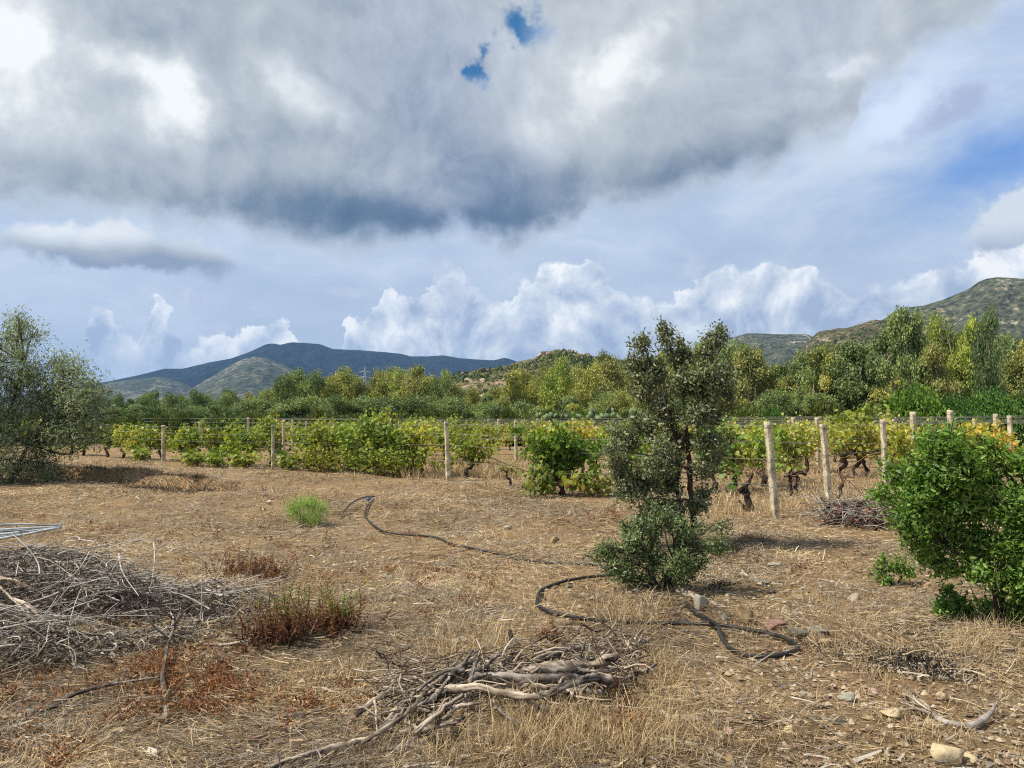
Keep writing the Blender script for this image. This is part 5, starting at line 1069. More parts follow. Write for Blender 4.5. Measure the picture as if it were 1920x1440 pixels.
stick([(1010, 1292, .06), (1080, 1296, .05), (1130, 1300, .04)], 0.0225, 0.0193, 'greywood', 'dark rotten log lying low under the right of the pile', 'log', cat='log', seed=19, knob=0.3)
stick([(495, 1352, .01), (540, 1342, .03), (590, 1334, .03), (650, 1328, .02)], 0.010, 0.016, 'deadwood', 'pale peeling stick left of the wood pile', seed=20, knob=0.25)
stick([(40, 1358, .01), (90, 1330, .03), (140, 1302, .05), (190, 1286, .05)], 0.014, 0.011, 'bark', 'bare dark stick lying diagonally in the lower left corner', seed=21, forks=1)
stick([(190, 1286, .05), (240, 1278, .05), (300, 1270, .04)], 0.010, 0.005, 'twig', 'thin twig continuing from the dark diagonal stick', seed=22, forks=2)
stick([(316, 1358, .01), (314, 1320, .03), (305, 1278, .05), (310, 1230, .08), (330, 1170, .10), (350, 1110, .12)], 0.016, 0.006, 'greywood', 'long grey forked branch pointing away from the camera', seed=23, forks=4)
stick([(40, 1035, .35), (130, 1050, .34), (210, 1085, .26), (300, 1105, .12)], 0.013, 0.008, 'deadwood', 'long pale bare branch sticking out of the top of the brush pile', seed=24, forks=3)
stick([(45, 1030, .36), (110, 1032, .38), (170, 1040, .36), (200, 1058, .30)], 0.008, 0.004, 'deadwood', 'thin arched twig above the brush pile', seed=25)
stick([(0, 1085, .38), (30, 1090, .38), (60, 1105, .34)], 0.018, 0.010, 'deadwood', 'thick pale branch end on the left side of the brush pile', seed=26)
stick([(30, 1125, .32), (60, 1140, .30), (100, 1180, .16), (150, 1215, .05)], 0.014, 0.009, 'deadwood', 'pale branch sliding down the front of the brush pile', seed=27, forks=2)
stick([(0, 1100, .3), (50, 1150, .28), (100, 1200, .12), (160, 1260, .02)], 0.008, 0.004, 'deadwood', 'thin pale twig running down the front of the brush pile', seed=28, forks=2)
stick([(180, 1122, .14), (220, 1122, .12), (260, 1116, .10), (300, 1112, .08)], 0.017, 0.012, 'bark', 'smooth dark branch poking out of the right of the brush pile', seed=29, forks=1)
stick([(300, 1112, .08), (370, 1098, .06), (450, 1090, .05), (530, 1092, .03)], 0.010, 0.004, 'twig', 'long thin dark twig trailing right towards the weeds', seed=30, forks=3)
stick([(370, 1080, .06), (410, 1098, .06), (445, 1130, .02)], 0.009, 0.004, 'deadwood', 'pale thin twig slanting behind the brush pile', seed=31, forks=2)
stick([(1262, 1102, .03), (1300, 1118, .04), (1345, 1140, .03)], 0.034, 0.030, 'deadwood', 'short thick log lying under the oak scrub beside the loaf shaped stone', 'log', cat='log', seed=32, S=12)
stick([(1280, 1128, .0), (1305, 1146, .01), (1325, 1160, .01)], 0.016, 0.012, 'char', 'blackened stick under the loaf shaped stone', seed=33)
stick([(1230, 1330, .01), (1265, 1345, .02), (1320, 1350, .01)], 0.012, 0.014, 'deadwood', 'split pale stick on the straw right of the wood pile', seed=34, knob=0.3)
# curved palm leaf base: fibrous blade and pointed horn
def horn():
    g0 = gp(1745, 1350); t = thing('palm_leaf_base', 'curved dry palm leaf base with a grey fibrous blade and pointed brown tip', 'palm leaf base', tuple(g0))
    Q = [gp(a, b) + [0, 0, hh] for a, b, hh in [(1738, 1342, .035), (1770, 1362, .025), (1810, 1372, .03), (1850, 1362, .05), (1874, 1341, .08)]]; P = smooth_path(Q, 24, 0); b = Bag(); tubes(b, P, np.concatenate([np.linspace(0.012, 0.019, 14), np.linspace(0.019, 0.003, 10)])[None], 9, 0.4, caps=True)
    link('tip', b.mesh('tip', M['twig'], True, origin=g0), t); b = Bag(); r = np.random.default_rng(4)
    for k in range(16):
        o = r.normal(0, 9); Q = [gp(1698 + r.normal(0, 9) + o * .3, 1318 + r.normal(0, 6) + o) + [0, 0, .03 + 0.03 * r.random()], gp(1720, 1332 + o * .8) + [0, 0, .05], gp(1745, 1346 + o * .3) + [0, 0, .035]]
        tubes(b, smooth_path(Q, 8), np.linspace(0.003, 0.008, 8)[None], 5, r.random())
    link('blade', b.mesh('blade', M['deadwood'], True, origin=g0), t)
horn()
# bundle of grey reeds at the left edge
def bundle():
    g0 = at(0, 8.7); t = thing('plank', 'weathered silver grey board with raised edges behind the brush at the left edge', 'board', tuple(g0)); r = np.random.default_rng(9)
    z = 0.30
    a = np.array([-0.75, 0, z - .04]); tip = np.array([(92) * 8.7 / F, 0.30, z + 0.08])
    b = Bag()
    for i in range(4):
        o = np.array([0, -0.26 + 0.15 * i, -0.12 + 0.07 * i]); tubes(b, smooth_path([a + o, (a + tip) / 2 + o * 0.7 + [0, 0, .02], tip + o * 0.10], 10, .003, r), np.linspace(0.024, 0.008, 10)[None], 6, r.random(), caps=True)
    link('rail', b.mesh('rail', M['silver'], True), t)
    b = Bag(); V = []
    for i in range(2):
        pass
    q = [a + [0, -.28, -.135], tip + [0, -.01, -.015], tip + [0, .01, -.005], a + [0, .2, .085]]; low = [p_ - np.array([0, 0, .012]) for p_ in q]
    b.add(np.array(q + low), [(0, 1, 2, 3), (7, 6, 5, 4), (0, 4, 5, 1), (1, 5, 6, 2), (2, 6, 7, 3), (3, 7, 4, 0)]); link('panel', b.mesh('panel', M['silver']), t)
bundle()
# brush pile: tangle of twigs with dead leaves
def brush():
    r = np.random.default_rng(61); g0 = gp(90, 1190); t = thing('brush_pile', 'big tangled heap of dead olive branches and leaves at the left edge', 'brush pile', tuple(g0))
    mound = [(gp(30, 1150), 1.0, 0.8, 0.56), (gp(190, 1150), 0.75, 0.55, 0.34), (gp(20, 1240), 0.7, 0.45, 0.28), (gp(370, 1140), 0.75, 0.5, 0.17), (gp(100, 1100), 0.8, 0.6, 0.36), (gp(430, 1170), 0.55, 0.4, 0.09), (gp(280, 1210), 0.5, 0.35, 0.07)]
    b = Bag(); l = Bag(); lay = Bag()
    for c, rx, ry, h in mound:
        n = int(1500 * rx * ry * (1 if h > .2 else 0.8)); a = np.stack([r.normal(0, rx * .5, n), r.normal(0, ry * .5, n), np.zeros(n)], -1); e2 = np.exp(-(a[:, 0] / rx) ** 2 - (a[:, 1] / ry) ** 2); a[:, 2] = h * e2 * (0.15 + 0.95 * r.random(n))
        L = 0.12 + 0.45 * r.random(n)[:, None] ** 2; dd = rdir(n, r) * np.array([1, 1, 0.30]); P = curvy(a + c - dd * L / 2, a + c + dd * L / 2, 7, 0.075, r); gz = H(P[..., 0], P[..., 1]); P[..., 2] = np.maximum(P[..., 2], gz + 0.004)
        rad = (0.0017 + 0.0085 * r.random(n) ** 7)[:, None] * np.linspace(1, 0.5, 7)[None]; tubes(b, P, rad, 4, r.random(n) ** 1.3)
        m = int(5200 * rx * ry * (1 if h > .2 else 0.6)); a = np.stack([r.normal(0, rx * .5, m), r.normal(0, ry * .5, m), np.zeros(m)], -1); e2 = np.exp(-(a[:, 0] / rx) ** 2 - (a[:, 1] / ry) ** 2); C = a + c; C[:, 2] = H(C[:, 0], C[:, 1]) + 0.005 + h * e2 * (0.05 + 0.9 * r.random(m))
        leaves(l, C, rdir(m, r) * [1, 1, .5], rdir(m, r) + [0, 0, .3], 0.05 * (0.6 + 0.7 * r.random(m)), 0.013, 'narrow', r.random(m) ** 1.5, 0.3, r)
    for c, rx, ry, h in mound[:5]:                       # longer, straighter bare boughs
        n = 26; a = np.stack([r.normal(0, rx * .4, n), r.normal(0, ry * .4, n), h * (0.5 + 0.6 * r.random(n))], -1); L = 0.5 + 0.7 * r.random(n)[:, None]; dd = unit(np.stack([r.normal(0, 1, n), r.normal(0, .8, n), r.normal(0, .22, n)], -1))
        P = curvy(a + c - dd * L / 2, a + c + dd * L / 2, 9, 0.05, r); P[..., 2] = np.maximum(P[..., 2], H(P[..., 0], P[..., 1]) + .01); tubes(b, P, (0.003 + 0.004 * r.random(n))[:, None] * np.linspace(1, .4, 9)[None], 5, 0.6 + 0.4 * r.random(n))
    o = tag(link('twigs', b.mesh('twigs', M['twig'], origin=g0), t), kind='stuff'); o = tag(link('dead_leaves', l.mesh('dead_leaves', M['dryleaf'], origin=g0), t), kind='stuff')
brush()
def loose_sticks():
    r = np.random.default_rng(66)
    for i in range(64):
        x = r.uniform(710, 1170); y = (1345 - (x - 720) * 0.42 if x < 900 else 1275) + r.normal(0, 24); L = r.uniform(60, 170); a = r.normal(0.72, 0.28) if x < 900 else r.normal(0.10, 0.35); h = r.uniform(0.03, 0.15); q = [(x - L * .5 * math.cos(a), y + L * .5 * math.sin(a) * .9, max(h - .04, 0.01)), (x + r.normal(0, 6), y + r.normal(0, 5), h), (x + L * .5 * math.cos(a), y - L * .5 * math.sin(a) * .9, h + r.normal(0, .02))]
        q = [(a_, b_, max(c_, .01)) for a_, b_, c_ in q]; stick(q, r.uniform(0.006, 0.015), r.uniform(0.004, 0.010), ['deadwood', 'greywood'][i % 2], 'thin weathered stick jumbled among the others in the wood pile', 'stick', 14, 9, seed=200 + i, group='thin sticks of the wood pile', cat='stick', knob=0.2, jit=0.004)
loose_sticks()
def woodpile_twigs():
    r = np.random.default_rng(62); b = Bag(); n = 700; px = 700 + 500 * r.random(n); py = 1320 - (px - 700) * 0.14 + r.normal(0, 32, n); A = []
    for x, y in zip(px, py): g0 = gp(x, y); A.append(g0 + [0, 0, 0.01 + 0.13 * r.random()])
    A = np.array(A); L = 0.10 + 0.28 * r.random(n)[:, None]; dd = unit(np.stack([r.normal(0.8, .7, n), r.normal(.3, .7, n), r.normal(0, .2, n)], -1)); P = curvy(A - dd * L / 2, A + dd * L / 2, 6, 0.1, r); P[..., 2] = np.maximum(P[..., 2], H(P[..., 0], P[..., 1]) + .005)
    tubes(b, P, (0.002 + 0.006 * r.random(n) ** 2)[:, None] * np.linspace(1, .5, 6)[None], 5, r.random(n)); tag(link('twigs', b.mesh('twigs', M['deadwood'], True)), kind='stuff')
woodpile_twigs()

# ------------------------------------------------------------------ stones
def stone(px, py, wpx, hpx, m, label=None, group=None, seed=None, dep=0.8, p=None, sink=0.25):
    r = np.random.default_rng(seed if seed is not None else int(px * 7 + py)); p = gp(px, py) if p is None else p; k = p[1] / F
    V, Q, nu, nv = icoish(r); V = V * np.array([wpx * k / 2, wpx * k / 2 * dep, hpx * k / 2 * 1.25]); a = r.normal(0, 0.35); c, s_ = math.cos(a), math.sin(a); V = np.stack([V[:, 0] * c - V[:, 1] * s_, V[:, 0] * s_ + V[:, 1] * c, V[:, 2]], -1)
    b = Bag(); V[:, 2] *= 1.0; b.add(V, Q, r.random()); b.Fs.setdefault(nu, []).append(np.arange(nu)[None].astype(np.int32)); b.Fs.setdefault(nu, []).append((np.arange(nu)[::-1][None] + nu * (nv - 1)).astype(np.int32))
    o = link('stone', b.mesh('stone', M[m]), loc=(p[0], p[1], p[2] + hpx * k / 2 * (1 - sink))); return tag(o, label, 'stone', group)
for a in [(1313, 1146, 40, 40, 'grey', 'loaf shaped grey green stone standing against the short thick log'), (1392, 1168, 44, 36, 'tan', 'angular yellowish stone right above the hose loop'), (1360, 1164, 26, 16, 'grey', 'small dark grey stone left of the angular yellowish one'),
          (1450, 1185, 54, 24, 'red', 'flat purplish red stone above the hose loop'), (1493, 1198, 40, 24, 'grey', 'rounded grey stone at the right end of the hose loop'), (1532, 1186, 40, 13, 'grey', 'thin flat greenish stone right of the rounded grey one'),
          (1549, 1214, 32, 22, 'tan', 'small tan block shaped stone right of the hose loop'), (1600, 1126, 24, 14, 'pale', 'small cream white stone between the log and the mastic shrub'), (1588, 1316, 38, 20, 'grey', 'flat pale grey stone in the lower right ground'),
          (1672, 1346, 46, 24, 'tan', 'flat tan grey stone left of the palm leaf base'), (1576, 1360, 38, 16, 'grey', 'half buried grey green stone below the flat pale one'), (1782, 1432, 78, 34, 'tan', 'broad tan rock at the bottom edge on the right'),
          (1526, 1434, 40, 14, 'red', 'reddish flat stone at the bottom edge'), (483, 1402, 38, 22, 'red', 'angular reddish grey stone left of the long straight stick'), (284, 1424, 32, 24, 'pale', 'rounded pale stone near the bottom left'),
          (560, 1370, 26, 20, 'red', 'dark reddish stone under the pale peeling stick'), (1770, 1280, 20, 12, 'grey', 'small blue grey stone beside the ash'), (1888, 1228, 54, 18, 'tan', 'flat tan stone at the right edge under the mastic shrub'),
          (1842, 1180, 22, 18, 'pale', 'round pale pinkish stone at the foot of the mastic shrub'), (856, 1205, 44, 10, 'grey', 'thin flat greenish slab behind the wood pile'), (810, 1190, 40, 8, 'grey', 'flat grey slab left of the greenish one'), (1640, 1300, 22, 10, 'red', 'small red stone right of the flat pale grey one'),
          (952, 992, 16, 8, 'pale', 'small pale blue grey stone beyond the middle of the hose'), (1040, 1018, 18, 12, 'tan', 'small yellowish stone left of the oak scrub'), (505, 946, 12, 8, 'pale', 'small pale stone left of the feathery weed'), (1455, 1062, 30, 8, 'grey', 'thin grey slab in the shade right of the holm oak'),
          (1478, 1078, 22, 12, 'tan', 'small tan stone below the thin grey slab'), (1430, 1095, 34, 12, 'grey', 'flat grey stone between the shade and the yellowish stone'), (160, 1300, 30, 14, 'tan', 'flat tan stone beside the dark diagonal stick'), (145, 1322, 26, 14, 'tan', 'tan stone in front of the dark diagonal stick'), (1250, 1392, 30, 10, 'pale', 'flat whitish stone in front of the right of the wood pile'),
          (1432, 1352, 24, 12, 'red', 'reddish brown stone on the straw right of the pile'), (1900, 1195, 26, 14, 'red', 'reddish stone in the shade of the mastic shrub')]:
    stone(*a)
r_ = np.random.default_rng(91); ns = 0
for i in range(400):
    px, py = r_.uniform(-10, 1930), 1000 + 440 * r_.random() ** 0.8
    dens_ = 1.0 if px > 1330 else 0.38
    if py < 1060 and px < 1350: dens_ = 0.4
    if px < 400 and py < 1290: continue
    if 690 < px < 1220 and py > 1190 and py < 1400: continue
    if r_.random() > dens_: continue
    p = gp(px, py); s_ = (0.035 + 0.055 * r_.random() ** 2.5) * F / p[1]
    mk = ['tan', 'grey', 'red', 'pale', 'tan', 'grey'][r_.integers(0, 6)]; cn_ = {'tan': 'tan', 'grey': 'grey', 'red': 'reddish', 'pale': 'pale'}[mk]
    stone(px, py, s_, s_ * (0.30 + 0.3 * r_.random()), mk, f'small {cn_} stone scattered on the dry straw', f'small {cn_} stones on the dry ground', seed=1000 + i, p=p); ns += 1
    if ns > 165: break
def pebbles():
    r = np.random.default_rng(95); b = Bag(); n = 42000; y = 2.9 * (18 / 2.9) ** r.random(n); x = (r.random(n) * 1.5 - 0.75) * y
    w = np.where(x / y > 0.25, 1.0, 0.45) + 0.9 * vn(x * 0.8, y * 0.8, 12); k = r.random(n) < w; x, y = x[k], y[k]; n = len(x); z = H(x, y)
    base = np.array([(1, 0, 0), (0.3, 0.9, 0), (-0.8, 0.5, 0), (-0.7, -0.6, 0), (0.4, -0.8, 0), (0.1, 0.1, 0.75), (0, 0, -0.5)]); Fc = [(0, 1, 5), (1, 2, 5), (2, 3, 5), (3, 4, 5), (4, 0, 5)]
    s_ = (0.0045 + 0.020 * r.random(n) ** 3) * (1 + 0.05 * np.maximum(y - 5, 0)); a = r.random(n) * 6.28; c, sn = np.cos(a), np.sin(a); B = base[None] * (1 + 0.25 * r.normal(size=(n, 7, 3))) * s_[:, None, None]
    V = np.stack([B[..., 0] * c[:, None] - B[..., 1] * sn[:, None] + x[:, None], B[..., 0] * sn[:, None] + B[..., 1] * c[:, None] + y[:, None], B[..., 2] + z[:, None] + 0.01], -1)
    Q = (np.array(Fc)[None] + np.arange(n)[:, None, None] * 7).reshape(-1, 3); T = np.repeat(r.random(n), 7)
    b.add(V.reshape(-1, 3), Q, T); tag(link('gravel', b.mesh('gravel', M['gravel'])), kind='stuff')
pebbles()
# ------------------------------------------------------------------ straw, dry grass, weeds, litter, ash (uncountable)
def ribbons(bag, C, D, L, W, bend, T, r, seg=2, wn=None):
    """flat stalks: C foot, D direction, bend vector added quadratically"""
    n = len(C); t = np.linspace(0, 1, seg + 1); D = unit(D); N = wn if wn is not None else rdir(n, r); S_ = unit(np.cross(D, N))
    c = C[:, None] + D[:, None] * (L[:, None, None] * t[None, :, None]) + bend[:, None] * (L[:, None, None] * (t ** 2)[None, :, None])
    hw = (W[:, None] * np.linspace(1, 0.45, seg + 1)[None])[..., None] * 0.5
    V = np.stack([c - S_[:, None] * hw, c + S_[:, None] * hw], 2).reshape(-1, 3)
    i = np.arange(seg)[None] * 2 + (np.arange(n) * 2 * (seg + 1))[:, None]; Q = np.stack([i, i + 1, i + 3, i + 2], -1).reshape(-1, 4)
    bag.add(V, Q, np.repeat(T, 2 * (seg + 1)))
def place(n, r, y0=2.7, y1=34.0, p=1.0, half=0.92):
    y = y0 * (y1 / y0) ** (r.random(n) ** p); x = (r.random(n) * 2 - 1) * half * y; return x, y
def litter():
    for (nm, mt, n, seed, f0, off) in (('straw', 'straw', 345000, 11, 0.55, 0.0), ('dry_grass', 'greystraw', 200000, 12, 0.9, 40.0)):
        r = np.random.default_rng(seed); x, y = place(n, r, 2.7, 30, 0.92)
        pch = fbm(x * f0 + off, y * f0, 4, 60 + seed); px = x / y * F + 960
        bare = 0.30 * np.clip((px - 1150) / 500, -0.2, 1); keep = r.random(n) < np.clip(0.68 + 2.3 * pch - bare, 0.08, 1); x, y, pch = x[keep], y[keep], pch[keep]; n = len(x)
        clod = r.random(n); az = 6.28 * (vn(x * 1.3 + 9, y * 1.3, 5) * 1.2) + r.normal(0, 0.9, n); ele = np.abs(r.normal(0, 0.16, n)); tuft = r.random(n) < 0.07; ele = np.where(tuft, 0.5 + 0.8 * r.random(n), ele)
        D = np.stack([np.cos(az) * np.cos(ele), np.sin(az) * np.cos(ele) * 0.8, np.sin(ele)], -1); L = (0.03 + 0.15 * r.random(n) ** 2) * (1 + 0.25 * (y > 9)); W = (0.0018 + 0.0022 * r.random(n)) * (1 + 0.13 * np.maximum(y - 4, 0)) * np.where(r.random(n) < .06, 2.5, 1)
        hk_ = np.ones(n, bool)
        for s0 in range(0, n, 20000):
            sl_ = slice(s0, s0 + 20000); dd = ((x[sl_, None] - HOSE[None, :, 0]) ** 2 + (y[sl_, None] - HOSE[None, :, 1]) ** 2).min(1); hk_[sl_] = (dd > 0.085 ** 2) | (r.random(len(dd)) < .08)
        x, y, pch, clod, az, ele, tuft, D, L, W = [q_[hk_] for q_ in (x, y, pch, clod, az, ele, tuft, D, L, W)]; n = len(x)
        z = H(x, y) + 0.004 + 0.045 * r.random(n) ** 2 * np.clip(1 + 2 * pch, 0.3, 2); C = np.stack([x, y, z], -1); C[~tuft] -= (D * L[:, None] * 0.5)[~tuft]
        C[:, 2] = np.maximum(C[:, 2], H(C[:, 0], C[:, 1]) + 0.003)
        bd = np.stack([r.normal(0, .22, n), r.normal(0, .22, n), np.where(tuft, -0.25, 0.0) + r.normal(0, .05, n)], -1)
        T = np.clip(0.44 + 0.9 * vn(x * 0.9, y * 0.9, 33) * 0.5 + 0.27 * r.normal(size=n), 0, 1); b = Bag(); ribbons(b, C, D, L, W, bd, T, r, 2, rdir(n, r) + [0, 0, 1.2]); tag(link(nm, b.mesh(nm, M[mt])), kind='stuff')
litter()
def standing():
    """tufts of upright dry grass, thick round the wood pile and at the scarps"""
    r = np.random.default_rng(14); cs = []
    def area(px0, px1, py0, py1, n, h): 
        for _ in range(n): cs.append((gp(r.uniform(px0, px1), r.uniform(py0, py1)), h * r.uniform(0.6, 1.3)))
    area(700, 1240, 1385, 1440, 34, 0.12); area(930, 1120, 1350, 1420, 36, 0.16); area(820, 1000, 1190, 1250, 26, 0.13); area(1150, 1330, 1300, 1430, 34, 0.11); area(1180, 1300, 1220, 1300, 14, 0.10); area(540, 700, 1380, 1440, 8, 0.06); area(1140, 1260, 1130, 1180, 16, 0.16)
    area(560, 700, 1250, 1340, 20, .08); area(0, 1920, 1250, 1440, 90, 0.07); area(1500, 1900, 1100, 1260, 30, 0.07); area(1780, 1920, 1180, 1240, 24, 0.12); area(400, 1300, 960, 1180, 60, 0.09); area(0, 1700, 915, 1220, 520, 0.045)
    for _ in range(160): px = r.uniform(120, 1700); cs.append((gp(px, r.uniform(868, 930)), r.uniform(0.05, 0.16)))
    for _ in range(240): px = r.uniform(1330, 1700); cs.append((gp(px, r.uniform(880, 975)), r.uniform(0.08, 0.22)))
    for _ in range(200): px = r.uniform(730, 1000); cs.append((gp(px, r.uniform(862, 900)), r.uniform(0.15, 0.35)))
    b = Bag()
    for c, h in cs:
        n = int(18 + 26 * r.random()); far = 1 + 0.16 * max(c[1] - 4, 0); w = 0.05 + 0.25 * h; o = np.stack([r.normal(0, w, n), r.normal(0, w, n), np.zeros(n)], -1); C = c + o; C[:, 2] = H(C[:, 0], C[:, 1])
        D = np.stack([r.normal(0, .28, n), r.normal(0, .28, n), np.ones(n)], -1); L = h * (0.5 + 0.9 * r.random(n)); bd = np.stack([r.normal(0, .25, n), r.normal(0, .25, n), -0.15 * r.random(n)], -1)
        ribbons(b, C, D, L, (0.0022 + 0.0018 * r.random(n)) * far, bd, np.clip(r.normal(0.62, 0.2, n), 0, 1), r, 3)
    tag(link('dry_grass', b.mesh('dry_grass', M['straw'])), kind='stuff')
    b = Bag()   # low rusty weeds in patches
    for (cx, cy, sx, sy, n) in [(400, 1285, 60, 30, 60), (270, 1310, 60, 36, 40), (90, 1290, 70, 30, 20), (350, 1320, 60, 26, 26), (560, 1330, 60, 20, 20), (840, 1095, 70, 26, 30), (470, 1075, 70, 18, 40), (1190, 985, 60, 16, 30), (30, 1420, 80, 30, 16), (620, 1040, 100, 40, 20), (150, 1000, 120, 20, 14), (1500, 1040, 90, 20, 16), (960, 950, 200, 20, 30), (1180, 1330, 40, 40, 10)]:
        for _ in range(n):
            c = gp(r.normal(cx, sx), max(r.normal(cy, sy), 900)); m = 30; h = r.uniform(0.03, 0.10); o = r.normal(0, 0.04, (m, 3)) * [1, 1, 0]; C = c + o + np.array([0, 0, 1]) * (h * r.random((m, 1)))
            L = 0.018 + 0.03 * r.random(m); leaves(b, C, rdir(m, r) + [0, 0, .4], rdir(m, r), L, L * 0.25 * (1 + 0.05 * c[1]), 'narrow', r.random(m), 0.1, r)
    tag(link('weeds', b.mesh('weeds', M['redweed'])), kind='stuff')
standing()
def bark_scraps():
    r = np.random.default_rng(15); n = 2600; b = Bag(); y = 2.75 * (8.5 / 2.75) ** (r.random(n) ** 1.3); x = (r.random(n) * 1.5 - 0.75) * y; k = (x / y > 0.1) | (r.random(n) < .35); x, y = x[k], y[k]; n = len(x)
    az = r.normal(0, 0.8, n); D = np.stack([np.cos(az), np.sin(az), r.normal(0, .12, n)], -1); L = 0.03 + 0.12 * r.random(n) ** 2; C = np.stack([x, y, H(x, y) + 0.02 + .02 * r.random(n)], -1)
    ribbons(b, C, D, L, 0.006 + 0.012 * r.random(n) * (L / .1), np.stack([r.normal(0, .2, n), r.normal(0, .2, n), r.normal(0, .1, n)], -1), np.clip(r.normal(.55, .3, n), 0, 1), r, 3, rdir(n, r) * .5 + [0, 0, 1]); tag(link('dead_leaves', b.mesh('dead_leaves', M['greystraw'])), kind='stuff')
    # burnt patches: flakes of charcoal and pale ash
    for (nm, mt, q, tl) in (('ash', 'char', 1.0, 0), ('ash', 'greystraw', .35, .8)):
        b = Bag()
        for cx, cy, sx, sy, m in [(1715, 1246, 48, 11, 1500), (1560, 1222, 30, 10, 260), (1780, 1268, 30, 8, 500), (1345, 1100, 26, 7, 600), (1740, 1180, 60, 12, 300)]:
            m = int(m * q); P = np.array([gp(a, max(c, 1060)) for a, c in zip(r.normal(cx, sx, m), r.normal(cy, sy, m))]); P[:, 2] += 0.018 + 0.02 * r.random(m)
            leaves(b, P, rdir(m, r) * [1, 1, .4], rdir(m, r) + [0, 0, 1.0], 0.010 + 0.03 * r.random(m) ** 2, 0.010, 'clump', r.random(m) * .4 + tl * .5, .2, r)
        tag(link(nm, b.mesh(nm, M[mt])), kind='stuff')
bark_scraps()

def shade_weeds():
    """dark withered weeds, put along the two little scarps to deepen their shade"""
    r = np.random.default_rng(17); b = Bag()
    for (x0, y0, x1, y1) in ((-13.9, 21.0, -9.3, 19.9), (-9.3, 19.0, -6.7, 17.2)):
        for _ in range(100):
            t = r.random(); x, y = x0 + (x1 - x0) * t + r.normal(0, .4), y0 + (y1 - y0) * t + r.normal(-0.15, .25); n = 26
            C = np.stack([x + r.normal(0, .10, n), y + r.normal(0, .10, n), np.zeros(n)], -1); C[:, 2] = H(C[:, 0], C[:, 1])
            D = np.stack([r.normal(0.1, .5, n), r.normal(-.3, .5, n), np.ones(n) * .8], -1); L = 0.05 + 0.14 * r.random(n)
            ribbons(b, C, D, L, 0.008 + 0.006 * r.random(n), np.stack([r.normal(0, .4, n), r.normal(-.3, .3, n), -.5 * r.random(n)], -1), r.random(n) * .45, r, 3)
    for _ in range(110):  # more dark weeds, put in to strengthen the oak's cast shadow
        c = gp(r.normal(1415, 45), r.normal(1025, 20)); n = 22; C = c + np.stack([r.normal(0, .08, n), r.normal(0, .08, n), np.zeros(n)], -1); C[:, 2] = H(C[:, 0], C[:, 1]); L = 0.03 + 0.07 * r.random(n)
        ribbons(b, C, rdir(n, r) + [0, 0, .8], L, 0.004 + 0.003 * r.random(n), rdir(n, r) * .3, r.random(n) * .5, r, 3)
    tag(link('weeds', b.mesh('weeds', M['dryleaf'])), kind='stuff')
shade_weeds()

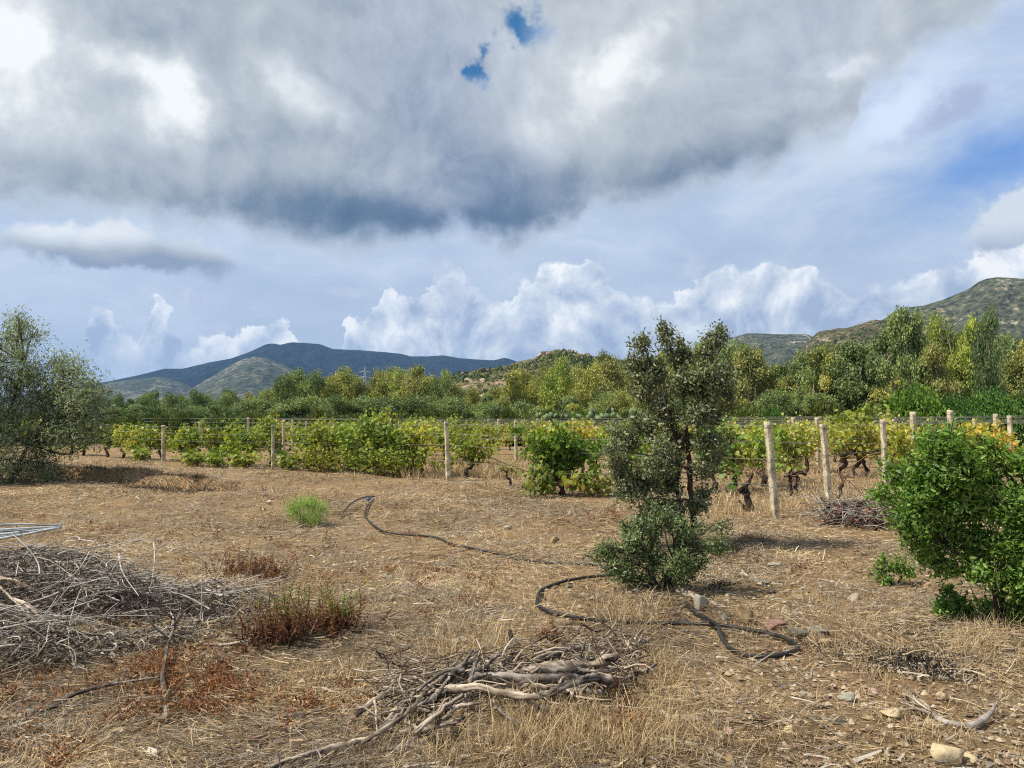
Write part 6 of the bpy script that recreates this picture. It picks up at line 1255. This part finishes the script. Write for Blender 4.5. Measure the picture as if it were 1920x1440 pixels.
# ------------------------------------------------------------------ labels that count along a row
ORDW = ['leftmost', 'second', 'third', 'fourth', 'fifth', 'sixth', 'seventh', 'eighth', 'ninth', 'tenth', 'eleventh', 'twelfth', 'thirteenth', 'fourteenth', 'fifteenth']
def landmark(px):
    for lim, w in ((300, 'near the olive tree'), (430, 'below the pale foothill'), (560, 'below the mountain peak'), (700, 'left of the small pylon'), (850, 'right of the small pylon'), (1000, 'left of the hilltop'), (1170, 'below the hilltop'),
                   (1400, 'around the oak crown'), (1530, 'right of the oak'), (1680, 'below the rocky ridge'), (1800, 'by the forked white trunk')):
        if px < lim: return w
    return 'below the green mountain'
def count_labels(filt, short):
    bins = {}
    for o in scene.objects:
        if o.parent is None and filt(o):
            px = o.location.x / o.location.y * F + 960
            bins.setdefault((o['label'], landmark(px)), []).append((px, o))
    for (lb, lm), L in bins.items():
        L.sort(key=lambda q: q[0]); sh = short(lb, L[0][1])
        for i, (_, o) in enumerate(L):
            if len(L) == 1: o['label'] = f'{sh} {lm}'
            elif i < len(ORDW): o['label'] = f'{ORDW[i]} {"" if i == 0 else "from the left "}of the {sh}s {lm}'
            else: o['label'] = f'{sh} farther along, {lm}'
TS = {'yellow': 'yellow green gum tree', 'olive': 'olive green gum tree', 'green': 'mid green gum tree', 'dark': 'dark green bushy tree', 'gold': 'golden gum tree', 'blue': 'low blue green tree', 'lime': 'light green gum tree'}
R2 = {v: k for k, v in TXT.items()}
count_labels(lambda o: o.get('category') == 'tree' and o.get('label') in R2 and o.location.y > 90, lambda lb, o: 'farther ' + TS[R2[lb]])
count_labels(lambda o: o.get('category') == 'tree' and o.get('label') in R2, lambda lb, o: TS[R2[lb]])
count_labels(lambda o: o.get('group') == 'low bushes behind the vineyard', lambda lb, o: 'low scrubby bush')
count_labels(lambda o: o.get('label') == 'leafy yellow green grapevine in the front row on the left', lambda lb, o: 'leafy front row grapevine')
count_labels(lambda o: str(o.get('group')).endswith(G1), lambda lb, o: ('yellowing' if lb.startswith('yellowing') else 'green') + ' back row grapevine')
def ground_place(o):
    x, y = o.location.x / o.location.y * F + 960, o.location.y
    return (('far left ground' if y > 6 else 'lower left corner') if x < 420 else ('ground round the brown weeds' if y > 4.6 else 'straw left of the wood pile') if x < 720 else ('ground beyond the wood pile' if y > 5 else 'straw before the wood pile') if x < 1220 else
            ('shaded ground right of the oak' if y > 6.5 else 'ground round the hose loop' if y > 4.6 else 'straw right of the wood pile') if x < 1560 else ('ground left of the mastic shrub' if y > 5.6 else 'ground round the ash' if y > 4.3 else 'lower right corner'))
bins = {}
for o in scene.objects:
    if o.parent is None and str(o.get('group')).endswith('stones on the dry ground'): bins.setdefault((o['label'], ground_place(o)), []).append((o.location.x / o.location.y, o))
for (lb, pl), L in bins.items():
    L.sort(key=lambda q: q[0]); w = lb.split()[1]
    for i, (_, o) in enumerate(L): o['label'] = (f'small {w} stone on the {pl}' if len(L) == 1 else f'{ORDW[min(i, 14)]} {"" if i == 0 else "from the left "}of the small {w} stones, {pl}')
count_labels(lambda o: o.get('label') == 'thin pale concrete post far back among the vine rows', lambda lb, o: 'thin far concrete post')
